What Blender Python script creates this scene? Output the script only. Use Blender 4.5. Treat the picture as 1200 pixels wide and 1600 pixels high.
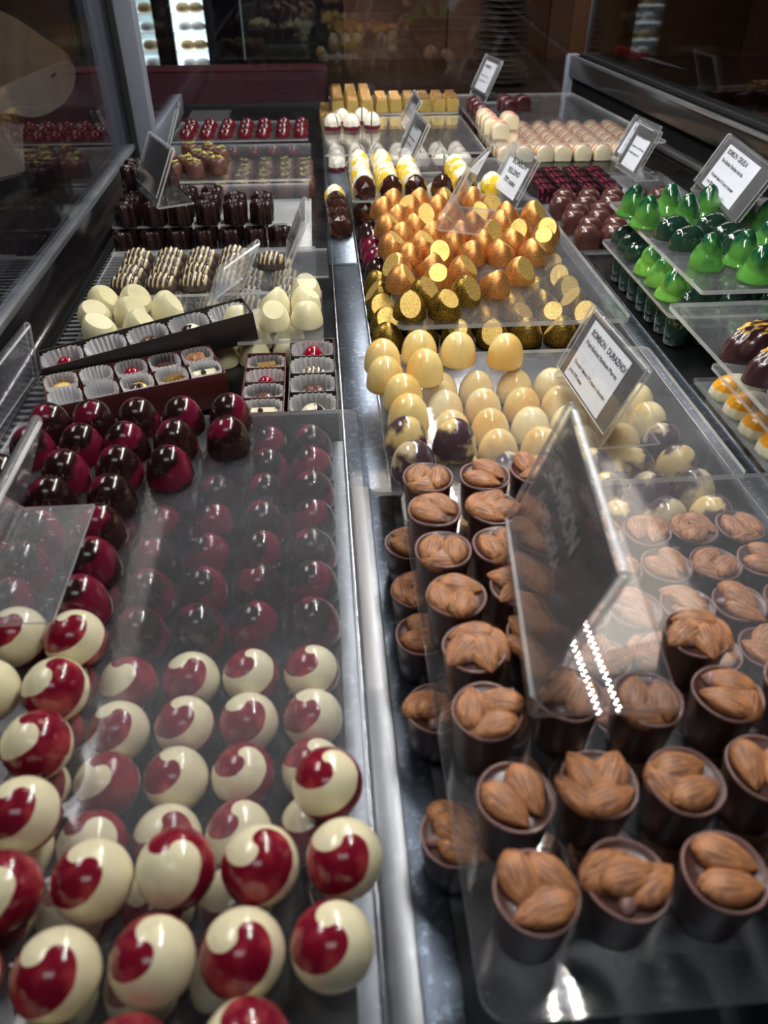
import bpy, bmesh, math, random
from mathutils import Vector, Matrix
from math import sin, cos, pi, sqrt, atan2, radians
random.seed(11)
rnd = random.uniform
for o in list(bpy.data.objects): bpy.data.objects.remove(o)
SC = bpy.context.scene; COL = SC.collection

# ------------------------------------------------------------------ camera
H = 0.37                                   # lens height above the deck of the display case
F = 1200.0                                 # focal length in pixels of a 1200 x 1600 frame
yd = Vector((-120, 940, 1200)).normalized()
up = Vector((0, 1200, -940)).normalized()
xd = Vector((up.y*yd.z-up.z*yd.y, up.z*yd.x-up.x*yd.z, up.x*yd.y-up.y*yd.x)).normalized()
if xd.x < 0: xd = -xd
# columns = camera right, camera up, camera forward in world axes
cr = Vector((xd.x, yd.x, up.x)); cu = Vector((xd.y, yd.y, up.y)); cf = Vector((xd.z, yd.z, up.z))
cam = bpy.data.cameras.new('camera'); camo = bpy.data.objects.new('camera', cam); COL.objects.link(camo)
M4 = Matrix((( cr.x, cu.x, -cf.x, 0), (cr.y, cu.y, -cf.y, 0), (cr.z, cu.z, -cf.z, H), (0, 0, 0, 1)))
camo.matrix_world = M4
cam.sensor_fit = 'VERTICAL'; cam.sensor_height = 48; cam.sensor_width = 36; cam.lens = 36
cam.clip_start = 0.01; cam.clip_end = 50
cam.dof.use_dof = True; cam.dof.focus_distance = 0.78; cam.dof.aperture_fstop = 11
SC.camera = camo

# ------------------------------------------------------------------ world, lights, exposure
SC.view_settings.view_transform = 'Standard'; SC.view_settings.look = 'None'
SC.view_settings.gamma = 1; SC.view_settings.use_curve_mapping = False
SC.view_settings.exposure = 0.75
SC.cycles.transparent_max_bounces = 24
SC.cycles.max_bounces = 10
SC.cycles.sample_clamp_indirect = 4
W = bpy.data.worlds.new('World'); SC.world = W; W.use_nodes = True
W.node_tree.nodes['Background'].inputs[0].default_value = (.5, .55, .65, 1)
W.node_tree.nodes['Background'].inputs[1].default_value = .05

def area(name, loc, rot, sx, sy, power, colr=(1, 1, 1), spread=None):
    l = bpy.data.lights.new(name, 'AREA'); l.shape = 'RECTANGLE'; l.size = sx; l.size_y = sy
    l.energy = power; l.color = colr
    if spread: l.spread = spread
    o = bpy.data.objects.new(name, l); COL.objects.link(o); o.location = loc; o.rotation_euler = rot
    return o
LEDX, LEDZ = 0.20, 0.56
# the trays are lit by the two rows of diodes of the strip lamp (built further down with this radiance)
DIODE = 330
area('room_fill_light', (-1.3, 1.4, 2.3), (0, 0, 0), .6, 1.4, 26, (1, .93, .85))  # unseen fill lamps added to the closed room; this one brightens the bag
area('room_fill_light', (.9, 2.9, 2.3), (0, 0, 0), 1.6, 1.6, 15, (1, .88, .75))
area('room_fill_light', (-.1, -.9, 2.3), (0, 0, 0), 1.2, .6, 4, (.9, .95, 1))

# ------------------------------------------------------------------ helpers
def at(u, v, z):
    """Where the line of sight through pixel (u, v) meets height z."""
    d = cr*(u-600)+cu*(800-v)+cf*F
    t = (z-H)/d.z
    return Vector((d.x*t, d.y*t, z))
def atx(u, v, x):
    d = cr*(u-600)+cu*(800-v)+cf*F; t = x/d.x
    return Vector((x, d.y*t, H+d.z*t))
def aty(u, v, y):
    d = cr*(u-600)+cu*(800-v)+cf*F; t = y/d.y
    return Vector((d.x*t, y, H+d.z*t))

MATS = {}
class NT:
    def __init__(s, name):
        s.m = bpy.data.materials.new(name); s.m.use_nodes = True; s.t = s.m.node_tree; s.n = s.t.nodes; s.l = s.t.links
        s.n.clear(); s.out = s.n.new('ShaderNodeOutputMaterial')
    def node(s, ty, **kw):
        n = s.n.new(ty)
        for k, v in kw.items():
            if k.startswith('i_'): n.inputs[int(k[2:])].default_value = v
            else: setattr(n, k, v)
        return n
    def link(s, a, b): s.l.new(a, b)
    def math(s, op, a, b=None, clamp=False):
        n = s.n.new('ShaderNodeMath'); n.operation = op; n.use_clamp = clamp
        for i, x in enumerate((a, b)):
            if x is None: continue
            if isinstance(x, (int, float)): n.inputs[i].default_value = x
            else: s.link(x, n.inputs[i])
        return n.outputs[0]
    def mixc(s, f, a, b):
        n = s.n.new('ShaderNodeMix'); n.data_type = 'RGBA'
        for idx, x in ((0, f), (6, a), (7, b)):
            if isinstance(x, (int, float)): n.inputs[idx].default_value = x
            elif isinstance(x, tuple): n.inputs[idx].default_value = x if len(x) == 4 else (*x, 1)
            else: s.link(x, n.inputs[idx])
        return n.outputs[2]
    def noise(s, scale, detail=2, vec=None, rough=.5):
        n = s.n.new('ShaderNodeTexNoise'); n.inputs['Scale'].default_value = scale; n.inputs['Detail'].default_value = detail
        n.inputs['Roughness'].default_value = rough
        s.link(vec if vec is not None else s.obj(), n.inputs['Vector']); return n.outputs['Fac']
    def obj(s):
        if not hasattr(s, '_tc'): s._tc = s.n.new('ShaderNodeTexCoord')
        return s._tc.outputs['Object']
    def xyz(s):
        if not hasattr(s, '_sx'):
            s._sx = s.n.new('ShaderNodeSeparateXYZ'); s.link(s.obj(), s._sx.inputs[0])
        return s._sx.outputs
    def mapv(s, sc):
        n = s.n.new('ShaderNodeMapping'); n.inputs['Scale'].default_value = sc; s.link(s.obj(), n.inputs['Vector']); return n.outputs[0]
    def schlick(s, f0=.04):
        g = s.n.new('ShaderNodeNewGeometry'); d = s.n.new('ShaderNodeVectorMath'); d.operation = 'DOT_PRODUCT'
        s.link(g.outputs['Incoming'], d.inputs[0]); s.link(g.outputs['Normal'], d.inputs[1])
        c = s.math('SUBTRACT', 1, s.math('ABSOLUTE', d.outputs['Value']), True)
        return s.math('ADD', f0, s.math('MULTIPLY', s.math('POWER', c, 5), 1-f0), True)
    def step(s, f, lo, hi):
        n = s.n.new('ShaderNodeMapRange'); n.inputs[1].default_value = lo; n.inputs[2].default_value = hi; n.interpolation_type = 'SMOOTHSTEP'
        s.link(f, n.inputs[0]); return n.outputs[0]
    def bsdf(s, col=(.5, .5, .5), rough=.4, metal=0, coat=0, spec=.5, bump=None, bs=.2, bd=.001, sss=0, emit=None, es=0):
        b = s.n.new('ShaderNodeBsdfPrincipled'); s.link(b.outputs[0], s.out.inputs[0]); I = b.inputs
        if isinstance(col, tuple): I['Base Color'].default_value = (*col[:3], 1)
        else: s.link(col, I['Base Color'])
        for k, v in (('Roughness', rough), ('Metallic', metal)):
            if isinstance(v, (int, float)): I[k].default_value = v
            else: s.link(v, I[k])
        I['Coat Weight'].default_value = coat; I['Coat Roughness'].default_value = .06; I['Specular IOR Level'].default_value = spec
        if sss: I['Subsurface Weight'].default_value = sss; I['Subsurface Scale'].default_value = .004
        if emit: I['Emission Color'].default_value = (*emit, 1); I['Emission Strength'].default_value = es
        if bump is not None:
            bn = s.n.new('ShaderNodeBump'); bn.inputs['Strength'].default_value = bs; bn.inputs['Distance'].default_value = bd
            s.link(bump, bn.inputs['Height']); s.link(bn.outputs[0], I['Normal'])
        return s.m

def plain(name, col, rough=.4, metal=0, coat=0, spec=.5, nscale=0, nvar=.25, bs=0, **kw):
    t = NT(name); c = col
    bump = None
    if nscale:
        f = t.noise(nscale, 3); c = t.mixc(f, tuple(x*(1-nvar) for x in col), tuple(min(1, x*(1+nvar)) for x in col))
        if bs: bump = f
    return t.bsdf(c, rough, metal, coat, spec, bump=bump, bs=bs or .2, **kw)

def swirl(name, ca, cb, c=2.0, thr=.2, soft=.05, zc=.010, nz=.15, rough=.16, ca2=None, sss=0, coat=.3, off=0):
    """two coloured chocolates pulled into one spiral around the crown of the dome"""
    t = NT(name); X, Y, Z = t.xyz()
    th = t.math('ARCTAN2', Y, X)
    r = t.math('SQRT', t.math('ADD', t.math('MULTIPLY', X, X), t.math('MULTIPLY', Y, Y)))
    ph = t.math('ARCTAN2', r, t.math('SUBTRACT', Z, zc))
    inf = t.node('ShaderNodeObjectInfo').outputs['Random']
    a = t.math('ADD', th, t.math('MULTIPLY', ph, t.math('ADD', c, t.math('MULTIPLY', inf, .9))))
    f = t.math('SINE', t.math('ADD', a, off))
    n = t.noise(90, 2)
    f = t.math('ADD', f, t.math('MULTIPLY', t.math('SUBTRACT', n, .5), nz*4))
    f = t.math('ADD', f, t.math('MULTIPLY', t.math('SUBTRACT', inf, .5), .5))
    k = t.step(f, thr-soft, thr+soft)
    cbv = cb
    if ca2:
        n2 = t.noise(60, 3, t.mapv((1, 1, .4)))
        cbv = t.mixc(t.step(n2, .5, .72), cb, ca2)
    return t.bsdf(t.mixc(k, ca, cbv), rough, coat=coat, sss=sss)

def acrylic(name, haze=.04, rough=.05, tint=(.985, .99, 1), scr=.5, colr=(.80, .84, .9), glossk=1.0):
    t = NT(name)
    tr = t.node('ShaderNodeBsdfTransparent'); tr.inputs[0].default_value = (*tint, 1)
    df = t.node('ShaderNodeBsdfDiffuse'); df.inputs[0].default_value = (*colr, 1)
    gl = t.node('ShaderNodeBsdfGlossy'); gl.inputs[0].default_value = (1, 1, 1, 1); gl.inputs['Roughness'].default_value = rough
    fr = t.schlick(.035)
    n1 = t.step(t.noise(9, 3), .42, .8)
    sc1 = t.step(t.noise(60, 2, t.mapv((1, 14, 1))), .70, .76)
    sc2 = t.step(t.noise(45, 2, t.mapv((16, 1, 1))), .715, .76)
    sp = t.step(t.noise(420, 1), .74, .80)
    s_ = t.math('MULTIPLY', t.math('ADD', t.math('ADD', sc1, sc2), sp, True), scr*.35)
    h = t.math('ADD', t.math('ADD', t.math('MULTIPLY', n1, haze*1.0), haze), s_, True)
    m1 = t.node('ShaderNodeMixShader'); t.link(h, m1.inputs[0]); t.link(tr.outputs[0], m1.inputs[1]); t.link(df.outputs[0], m1.inputs[2])
    m2 = t.node('ShaderNodeMixShader'); t.link(t.math('MULTIPLY', fr, glossk), m2.inputs[0]); t.link(m1.outputs[0], m2.inputs[1]); t.link(gl.outputs[0], m2.inputs[2])
    t.link(m2.outputs[0], t.out.inputs[0])
    return t.m

def pane(name, refl=1.0, tint=(.8, .82, .86)):
    t = NT(name)
    tr = t.node('ShaderNodeBsdfTransparent'); tr.inputs[0].default_value = (*tint, 1)
    gl = t.node('ShaderNodeBsdfGlossy'); gl.inputs['Roughness'].default_value = .012
    fr = t.schlick(.055)
    m2 = t.node('ShaderNodeMixShader'); t.link(t.math('MULTIPLY', fr, refl, True), m2.inputs[0]); t.link(tr.outputs[0], m2.inputs[1]); t.link(gl.outputs[0], m2.inputs[2])
    t.link(m2.outputs[0], t.out.inputs[0]); return t.m

A_SHEET = acrylic('clear_acrylic', .028, .05)
A_EDGE = acrylic('acrylic_edge', .42, .12, scr=.3, colr=(.86, .88, .88))
A_STAND = acrylic('stand_acrylic', .022, .018, scr=.3)
A_DIRTY = acrylic('crumb_dusted_acrylic', .05, .05, scr=1.6)
GLASS = pane('case_glass', 1.0); GLASSR = pane('door_glass', 1.15, (.55, .57, .6))

def steel(name, col=(.55, .57, .6), rough=.28, worn=.3):
    t = NT(name)
    n = t.noise(150, 5, rough=.75); n2 = t.noise(16, 3, t.mapv((1, 1, 1)))
    k = t.step(n, .52, .66)
    c = t.mixc(t.math('MULTIPLY', k, worn), col, tuple(min(1, x*2.6) for x in col))
    r = t.math('ADD', t.math('MULTIPLY', n2, .25), rough-.1)
    return t.bsdf(c, r, 1.0, bump=n, bs=.08, bd=.0005)
STEEL = steel('worn_steel', (.11, .135, .175), .34, .8)
DECK = steel('deck_steel', (.09, .095, .105), .26, .15)
ALU = steel('brushed_aluminium', (.62, .66, .72), .34, .1)
CURB = plain('polished_black_steel', (.05, .048, .05), .16, .85, nscale=40, nvar=.2)
BLACK = plain('black_plastic', (.008, .008, .011), .25, nscale=30)
GREYP = plain('grey_powder_coat', (.22, .245, .30), .45, nscale=30, nvar=.08)
GASK = plain('black_rubber', (.012, .012, .014), .6, nscale=60)
SLAT = plain('dark_slat_metal', (.20, .20, .215), .4, .6, nscale=60)
VOID = plain('black_void', (.006, .006, .007), .9, spec=.05)

def newobj(name, me, parent=None):
    o = bpy.data.objects.new(name, me); COL.objects.link(o)
    if parent is not None: o.parent = parent
    return o
def tag(o, label=None, cat=None, group=None, kind=None):
    if label: o['label'] = label
    if cat: o['category'] = cat
    if group: o['group'] = group
    if kind: o['kind'] = kind
    return o
def empty(name, loc=(0, 0, 0), rz=0):
    o = bpy.data.objects.new(name, None); COL.objects.link(o); o.location = loc; o.rotation_euler = (0, 0, rz); o.empty_display_size = .01
    return o
def mesh(name, bm, mats, smooth=True, ang=None):
    me = bpy.data.meshes.new(name); bmesh.ops.recalc_face_normals(bm, faces=bm.faces[:]); bm.to_mesh(me); bm.free()
    for m in (mats if isinstance(mats, (list, tuple)) else [mats]): me.materials.append(m)
    if smooth:
        for p in me.polygons: p.use_smooth = True
        if ang is not None:
            me.set_sharp_from_angle(angle=radians(ang))
    return me
def box(bm, x0, x1, y0, y1, z0, z1, mi=0, mat=None):
    P = [Vector(p) for p in ((x0, y0, z0), (x1, y0, z0), (x1, y1, z0), (x0, y1, z0), (x0, y0, z1), (x1, y0, z1), (x1, y1, z1), (x0, y1, z1))]
    if mat is not None: P = [mat @ p for p in P]
    v = [bm.verts.new(p) for p in P]
    for f in ((0, 3, 2, 1), (4, 5, 6, 7), (0, 1, 5, 4), (1, 2, 6, 5), (2, 3, 7, 6), (3, 0, 4, 7)):
        bm.faces.new([v[i] for i in f]).material_index = mi
def boxme(name, dims, mats, bev=0, mat=None):
    bm = bmesh.new(); box(bm, *dims, mat=mat)
    if bev: bmesh.ops.bevel(bm, geom=bm.edges[:], offset=bev, segments=2, affect='EDGES', profile=.5)
    return mesh(name, bm, mats, bool(bev), 40)
def lathe(bm, prof, seg=32, mod=None, close=True, mi=0):
    rings = []
    for i, (r, z) in enumerate(prof):
        ring = []
        for k in range(seg):
            a = 2*pi*k/seg; rr, zz = (r, z) if mod is None else mod(a, r, z, i/(len(prof)-1))
            ring.append(bm.verts.new((rr*cos(a), rr*sin(a), zz)))
        rings.append(ring)
    for a, b in zip(rings, rings[1:]):
        for k in range(seg):
            bm.faces.new((a[k], a[(k+1) % seg], b[(k+1) % seg], b[k])).material_index = mi
    if close:
        bm.faces.new(rings[0][::-1]).material_index = mi
        bm.faces.new(rings[-1]).material_index = mi
def prism(bm, pts, z0, z1, mi=0, mside=0):
    a = [bm.verts.new((x, y, z0)) for x, y in pts]; b = [bm.verts.new((x, y, z1)) for x, y in pts]
    bm.faces.new(a[::-1]).material_index = mi; bm.faces.new(b).material_index = mi
    n = len(pts)
    for i in range(n): bm.faces.new((a[i], a[(i+1) % n], b[(i+1) % n], b[i])).material_index = mside
def rrect(x0, x1, y0, y1, r, seg=6):
    P = []
    for cx, cy, a0 in ((x1-r, y1-r, 0), (x0+r, y1-r, 90), (x0+r, y0+r, 180), (x1-r, y0+r, 270)):
        for k in range(seg+1):
            a = radians(a0+90*k/seg); P.append((cx+r*cos(a), cy+r*sin(a)))
    return P
ORD = ['front', 'second', 'third', 'fourth', 'fifth', 'sixth', 'seventh', 'eighth', 'ninth', 'tenth', 'eleventh', 'twelfth', 'thirteenth', 'fourteenth', 'fifteenth']
ORL = ['first']+ORD[1:]

# a "kind" is (object name, [mesh variants]) or (object name, [list of (part, mesh, matrix)] variants)
def put(kind, x, y, z, rz, label, cat, group, var=None, tilt=(0, 0), s=1):
    name, vs = kind; v = vs[random.randrange(len(vs)) if var is None else var % len(vs)]
    if isinstance(v, bpy.types.Mesh):
        o = newobj(name, v)
    else:
        o = empty(name)
        for pn, me, mt in v:
            c = newobj(pn, me, o); c.matrix_local = mt
    o.location = (x, y, z); o.rotation_euler = (tilt[0], tilt[1], rz); o.scale = (s, s, s)
    tag(o, label, cat, group); return o
def put_set(kind, pts, z, desc, cat, group, rot=None, var=None, jit=.0012, gap=.016, tail='from front', s=1, tilt=0):
    pts = sorted(pts, key=lambda p: p[1]); rows = []
    for p in pts:
        if rows and p[1]-rows[-1][0][1] < gap: rows[-1].append(p)
        else: rows.append([p])
    for i, r in enumerate(rows):
        r.sort()
        for j, p in enumerate(r):
            if len(rows) == 1: lb = f'{desc}, {ORL[j]} from left'
            else: lb = f'{desc}, {ORD[i]} row{" "+tail if i else ""}, {ORL[j]} from left'
            put(kind, p[0]+rnd(-jit, jit), p[1]+rnd(-jit, jit), z, rnd(-pi, pi) if rot is None else rot+rnd(-.08, .08), lb, cat, group, var, s=s,
                tilt=(rnd(-tilt, tilt), rnd(-tilt, tilt)))
def grid(xs, ys): return [(x, y) for y in ys for x in xs]

SB, ST = .0300, .0335          # under side and top side of the clear sheets that carry the upper layer
LB = .0006                     # base of the lower layer

# ------------------------------------------------------------------ the room
def struct(name, me): o = newobj(name, me); o['kind'] = 'structure'; return o
MAR = plain('maroon_paint', (.065, .004, .011), .6, nscale=3, nvar=.3)
WOOD = NT('brown_wood'); _n = WOOD.noise(6, 4, WOOD.mapv((1, 1, .12))); WOOD = WOOD.bsdf(WOOD.mixc(_n, (.09, .036, .018), (.27, .125, .065)), .4)
DARKW = plain('dark_wall_paint', (.025, .018, .018), .6, nscale=2, nvar=.3)
struct('floor', boxme('floor', (-3.4, 3.4, -2, 6, -.95, -.9), plain('dark_floor_tile', (.03, .028, .028), .3, nscale=4)))
struct('ceiling', boxme('ceiling', (-3.4, 3.4, -2, 6, 2.4, 2.5), plain('dark_ceiling', (.06, .055, .055), .8, nscale=2)))
struct('wall_left', boxme('wall', (-3.4, -3.3, -2, 6, -.9, 2.4), DARKW))
struct('wall_right', boxme('wall', (3.3, 3.4, -2, 6, -.9, 2.4), DARKW))
struct('wall_back', boxme('wall', (-3.4, 3.4, 6, 6.1, -.9, 2.4), DARKW))
struct('wall_front', boxme('wall', (-3.4, 3.4, -2.1, -2, -.9, 2.4), DARKW))

# ------------------------------------------------------------------ the display case
case = empty('display_case'); tag(case, 'glass and steel confectionery display case holding all trays of bonbons', 'display case')
def cpart(name, me, lab=None):
    o = newobj(name, me, case)
    if lab: o['label'] = lab
    return o
GX = -.325                                     # plane of the customer glass
END = 2.06                                     # plane of the end glass
cpart('cabinet_base', boxme('base', (-.34, .78, -.12, END+.02, -.88, -.03), plain('base_panel', (.03, .03, .034), .4, nscale=3)))
cpart('deck', boxme('deck', (-.20, .74, -.1, END, -.006, 0), DECK, .001))
cpart('deck_well', boxme('well', (-.30, -.20, -.1, END, -.03, -.012), VOID))
me = boxme('slat', (-.046, .046, -.0026, .0026, -.003, 0), SLAT)
for k in range(150):
    o = newobj('slat', me, case); o.location = (-.2465, .36+.0112*k, -.0002)
bm = bmesh.new()                              # curved curb between the grille and the customer glass
prof = [(-.292, -.004)]+[(-.292-.0300*sin(a*pi/28), .002+.0445*(1-cos(a*pi/28))) for a in range(0, 15)]
y0, y1 = -.1, 1.47
A = [bm.verts.new((x, y0, z)) for x, z in prof]; B = [bm.verts.new((x, y1, z)) for x, z in prof]
A2 = [bm.verts.new((x-.002, y0, z-.003)) for x, z in prof]; B2 = [bm.verts.new((x-.002, y1, z-.003)) for x, z in prof]
n_ = len(prof)-1
for i in range(n_):
    bm.faces.new((A[i], B[i], B[i+1], A[i+1])); bm.faces.new((A2[i+1], B2[i+1], B2[i], A2[i]))
bm.faces.new((A[0], A2[0], B2[0], B[0])); bm.faces.new((A[n_], B[n_], B2[n_], A2[n_]))
cpart('curb_panel', mesh('curb', bm, CURB, True, 40))
cpart('glass_rail', boxme('rail', (GX-.008, GX+.008, -.1, 1.47, .044, .052), ALU, .0015), 'pale aluminium rail under the customer glass')
cpart('front_glass', boxme('front glass', (GX-.003, GX+.003, -.1, 1.478, .052, .60), GLASS))
cpart('corner_post', boxme('post', (GX-.028, GX+.040, 1.478, 1.52, .0, .60), GREYP, .002), 'grey powder coated post')
cpart('gasket', boxme('gasket', (GX+.004, GX+.012, 1.468, 1.4785, -.004, .60), GASK))
cpart('far_side_glass', boxme('side glass', (GX-.003, GX+.003, 1.52, END, .03, .60), GLASS))
cpart('far_side_rail', boxme('side rail', (GX-.01, GX+.01, 1.52, END, -.01, .03), GREYP, .001))
cpart('end_glass', boxme('end glass', (GX, .60, END, END+.006, .0, .60), GLASS))
cpart('end_sill', boxme('end sill', (GX, .62, END-.008, END+.02, -.02, .006), GASK))
# rear door frame, runs slightly outward towards the viewer
ra = Vector((.606, 2.05, 0)); rb = Vector((.755, .26, 0)); ang = atan2(-(rb.x-ra.x), -(rb.y-ra.y))*-1
RL = (rb-ra).length; rm = Matrix.Translation(ra) @ Matrix.Rotation(atan2(rb.y-ra.y, rb.x-ra.x), 4, 'Z')   # local +x runs from the far corner to the viewer
def rpart(name, dims, m, bev=.001, lab=None): return cpart(name, boxme(name, dims, m, bev, rm), lab)
DKM = plain('glossy_dark_steel', (.05, .045, .045), .14, .6, nscale=5, nvar=.4)
rpart('rear_top_rail', (-.005, RL, -.004, .005, .096, .102), ALU)
rpart('rear_fascia', (.0, RL, -.002, .008, .058, .096), DKM)
rpart('rear_recess', (.0, RL, .010, .05, .004, .058), VOID, 0)
rpart('rear_lower_rail', (.0, RL, -.004, .012, .010, .020), ALU)
rpart('rear_lower_panel', (.0, RL, .002, .010, -.006, .010), DKM)
rpart('rear_post', (-.020, .0, -.008, .022, -.006, .103), GREYP, .004, 'grey rounded post')
rpart('rear_top_ledge', (-.02, RL, .006, .075, .092, .0995), VOID, 0)
rpart('sliding_door_glass', (.008, .90, .030, .035, .100, .60), GLASSR, 0)
rpart('sliding_door_edge', (.003, .009, .029, .036, .100, .60), ALU, 0)
rpart('door_track', (.0, RL, .022, .042, .100, .106), GASK, 0)
rpart('sliding_door_pull', (.90, .908, .024, .038, .100, .60), ALU, 0)
# the two worn steel strips between the lanes
cpart('divider_strip', boxme('strip', (.0125, .0445, .50, 1.0, 0, .0012), STEEL, .0004), 'worn bluish steel strip between two lanes')
cpart('divider_strip', boxme('strip', (.0085, .0445, -.1, .499, 0, .0012), STEEL, .0004), 'worn steel strip nearest the viewer')
cpart('divider_strip', boxme('strip', (.006, .0435, 1.003, 2.0, 0, .0012), STEEL, .0004), 'dark worn steel strip at the far end')
LIP = plain('bright_steel_lip', (.42, .43, .46), .25, 1.0, nscale=30, nvar=.1)
for x, a, b in ((.0100, -.1, 2.0), (.0455, .50, 2.0), (.330, -.1, 2.0), (.352, -.1, 1.02)):
    cpart('tray_lip', boxme('lip', (x-.0010, x+.0010, a, b, 0, .0032), LIP, .0004))
cpart('steel_edge', boxme('edge', (-.0012, .0085, -.1, .574, 0, .0010), steel('pale_steel', (.26, .28, .31), .5, .2), .0003))
cpart('lane_rail', boxme('lane rail', (.0125, .0270, -.1, .500, .0012, .0050), steel('brushed_grey_rail', (.22, .23, .25), .38, .1), .0012), 'brushed grey rail at the foreground edge of left lane')
cpart('cross_lip', boxme('lip', (.011, .0445, 1.0, 1.003, 0, .003), LIP))
cpart('divider_strip', boxme('strip', (.332, .351, -.1, 2.0, 0, .0012), STEEL, .0004), 'worn steel strip beside the right hand lane')
# LED strip lamp above the trays
lamp = empty('strip_lamp', (LEDX, 1.19, LEDZ)); tag(lamp, 'long two row led strip lamp above the trays, seen in reflections', 'lamp')
newobj('lamp_housing', boxme('housing', (-.02, .02, -.94, .86, .0, .012), ALU, .001), lamp)
bm = bmesh.new()
for k in range(178):
    for sx in (-.0115, .0115):
        yy = -.93+.01*k; box(bm, sx-.0018, sx+.0018, yy-.0018, yy+.0018, -.0006, 0)
o = newobj('diode', mesh('diodes', bm, NT('diode').bsdf((1, 1, 1), .5, emit=(1, .97, .93), es=DIODE), False), lamp); o['kind'] = 'stuff'

# ------------------------------------------------------------------ clear sheets and steel trays
def sheet(x0, x1, y0, y1, z0, z1, label, r=.008, yaw=0, m=None, cut=0):
    cx, cy = (x0+x1)/2, (y0+y1)/2
    bm = bmesh.new(); prism(bm, [(px_-(cut*(py_-(y0-cy))/(y1-y0) if px_ > 0 else 0), py_) for px_, py_ in rrect(x0-cx, x1-cx, y0-cy, y1-cy, r)], 0, z1-z0, 0, 1)
    me = mesh('sheet', bm, [m or A_SHEET, A_EDGE], False)
    o = newobj('acrylic_sheet', me); o.location = (cx, cy, z0); o.rotation_euler = (0, 0, yaw)
    tag(o, label, 'sheet'); return o
S_ = 'clear acrylic sheet '
sheet(-.262, .021, .062, .573, SB, ST, S_+'carrying red and white swirl bonbons, front of left lane')
SA, SAT = .0400, .0438
sheet(.0458, .345, .104, .440, SA, SAT, S_+'carrying almond cups, front of middle lane', .012)
sheet(.0255, .313, .452, .672, SB, ST, S_+'carrying yellow peach bonbons, middle lane')
sheet(.072, .318, .733, 1.165, SB, ST+.0015, S_+'carrying gold domes, thick rounded front edge', .010)
sheet(-.250, -.004, .712, .838, SB, ST, S_+'carrying ivory gumdrop chocolates', .003)
sheet(-.262, -.010, .8395, .985, SB, ST-.001, S_+'over the striped shell bonbons', .003)
sheet(-.285, -.018, 1.080, 1.275, SB, ST, S_+'under the upper layer of dark star prisms', .006)
sheet(-.280, -.014, 1.297, 1.535, SB, ST, S_+'carrying pistachio topped bonbons', .004)
sheet(-.285, -.020, 1.625, 1.80, SB-.012, ST-.013, S_+'under the upper dark red domes at lane end', .004)
sheet(.045, .305, 1.165+.008, 1.405, SB, ST, S_+'carrying faceted domes and yellow white domes', .008)
sheet(.010, .300, 1.455, 1.765, SB-.002, ST-.002, S_+'with white and red faceted domes at one corner', .004)
sheet(.028, .300, 1.785, 1.985, SB, ST, S_+'carrying the top layer of gold cubes', .003)
sheet(.313, .645, 1.497, 1.985, SB, ST, S_+'carrying red striped white loaves, far right', .008, cut=.045)
sheet(.365, .66, .694, .985, .0745, .0790, S_+'highest of the green bonbon stack', .003)
sheet(.353, .66, .722, .960, .0370, .0405, S_+'lower of the green bonbon stack', .008)
sheet(.338, .66, .495, .702, .0590, .0635, S_+'carrying dark walnut shaped bonbons', .004)
sheet(.352, .66, .440, .620, .0360, .0395, S_+'between white shells and the walnut sheet', .006)
def tray(x0, x1, y0, y1, h, label, m=None):
    cx, cy = (x0+x1)/2, (y0+y1)/2; t = .0012
    o = empty('tray', (cx, cy, .0001)); tag(o, label, 'tray'); a, b = (x1-x0)/2, (y1-y0)/2
    m = m or A_EDGE
    bm = bmesh.new(); prism(bm, rrect(-a, a, -b, b, .004), 0, .0004); newobj('tray_base', mesh('tray base', bm, m, False), o)
    for d in ((-a, -a+t, -b, b), (a-t, a, -b, b), (-a+t, a-t, -b, -b+t), (-a+t, a-t, b-t, b)):
        newobj('rim', boxme('rim', (*d, .0004, h), m), o)
    return o
sheet(-.262, -.0015, .06, .566, .0001, .0004, 'black tray liner beneath the swirl and burgundy bonbons', .004, m=BLACK)
TRM = acrylic('smoked_tray', .12, .06, colr=(.5, .53, .56))
tray(-.287, -.016, 1.058, 1.292, .004, 'shallow clear tray under the dark star prisms', A_EDGE)
tray(.336, .60, 1.015, 1.40, .006, 'shallow clear tray under brown domes and purple squares', TRM)
tray(.360, .66, .30, .655, .005, 'grey tray holding the white shell bonbons', TRM)
tray(.0, .0431, 1.09, 1.41, .003, 'narrow clear tray under faceted domes in strip', A_EDGE) if False else None

# ------------------------------------------------------------------ chocolates: materials
CHO = plain('dark_chocolate', (.035, .012, .009), .22, coat=.3, nscale=60, nvar=.2)
MILK = plain('milk_chocolate', (.085, .032, .022), .28, coat=.2, nscale=60, nvar=.15)
CREAM = (.80, .74, .50); RED = (.19, .006, .022)
M_SW = [swirl('swirl_white_red', CREAM, RED, 1.7, .15, .05, ca2=(.42, .05, .055), sss=.0, nz=.1),
        swirl('swirl_white_red_large_cap', CREAM, RED, 2.3, -.10, .05, ca2=(.42, .05, .055), nz=.1)]
M_BU = [swirl('swirl_burgundy_dark', (.020, .007, .007), (.135, .007, .028), 1.7, .45, .22, nz=.35, coat=.4),
        swirl('swirl_burgundy_large', (.024, .008, .008), (.150, .009, .032), 1.3, .2, .3, nz=.45, coat=.4)]
M_PE = [swirl('swirl_peach', (.78, .60, .24), (.74, .44, .12), .8, .45, .8, nz=.35, sss=0), swirl('swirl_peach_pale', (.82, .72, .40), (.76, .52, .19), .8, .45, .8, nz=.35)]
M_MB = [swirl('marbled_peach_plum', (.66, .50, .22), (.075, .045, .055), 1.6, -.1, .55, nz=1.1), swirl('marbled_plum', (.55, .45, .28), (.065, .040, .050), 1.2, -.6, .6, nz=1.2)]
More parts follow.
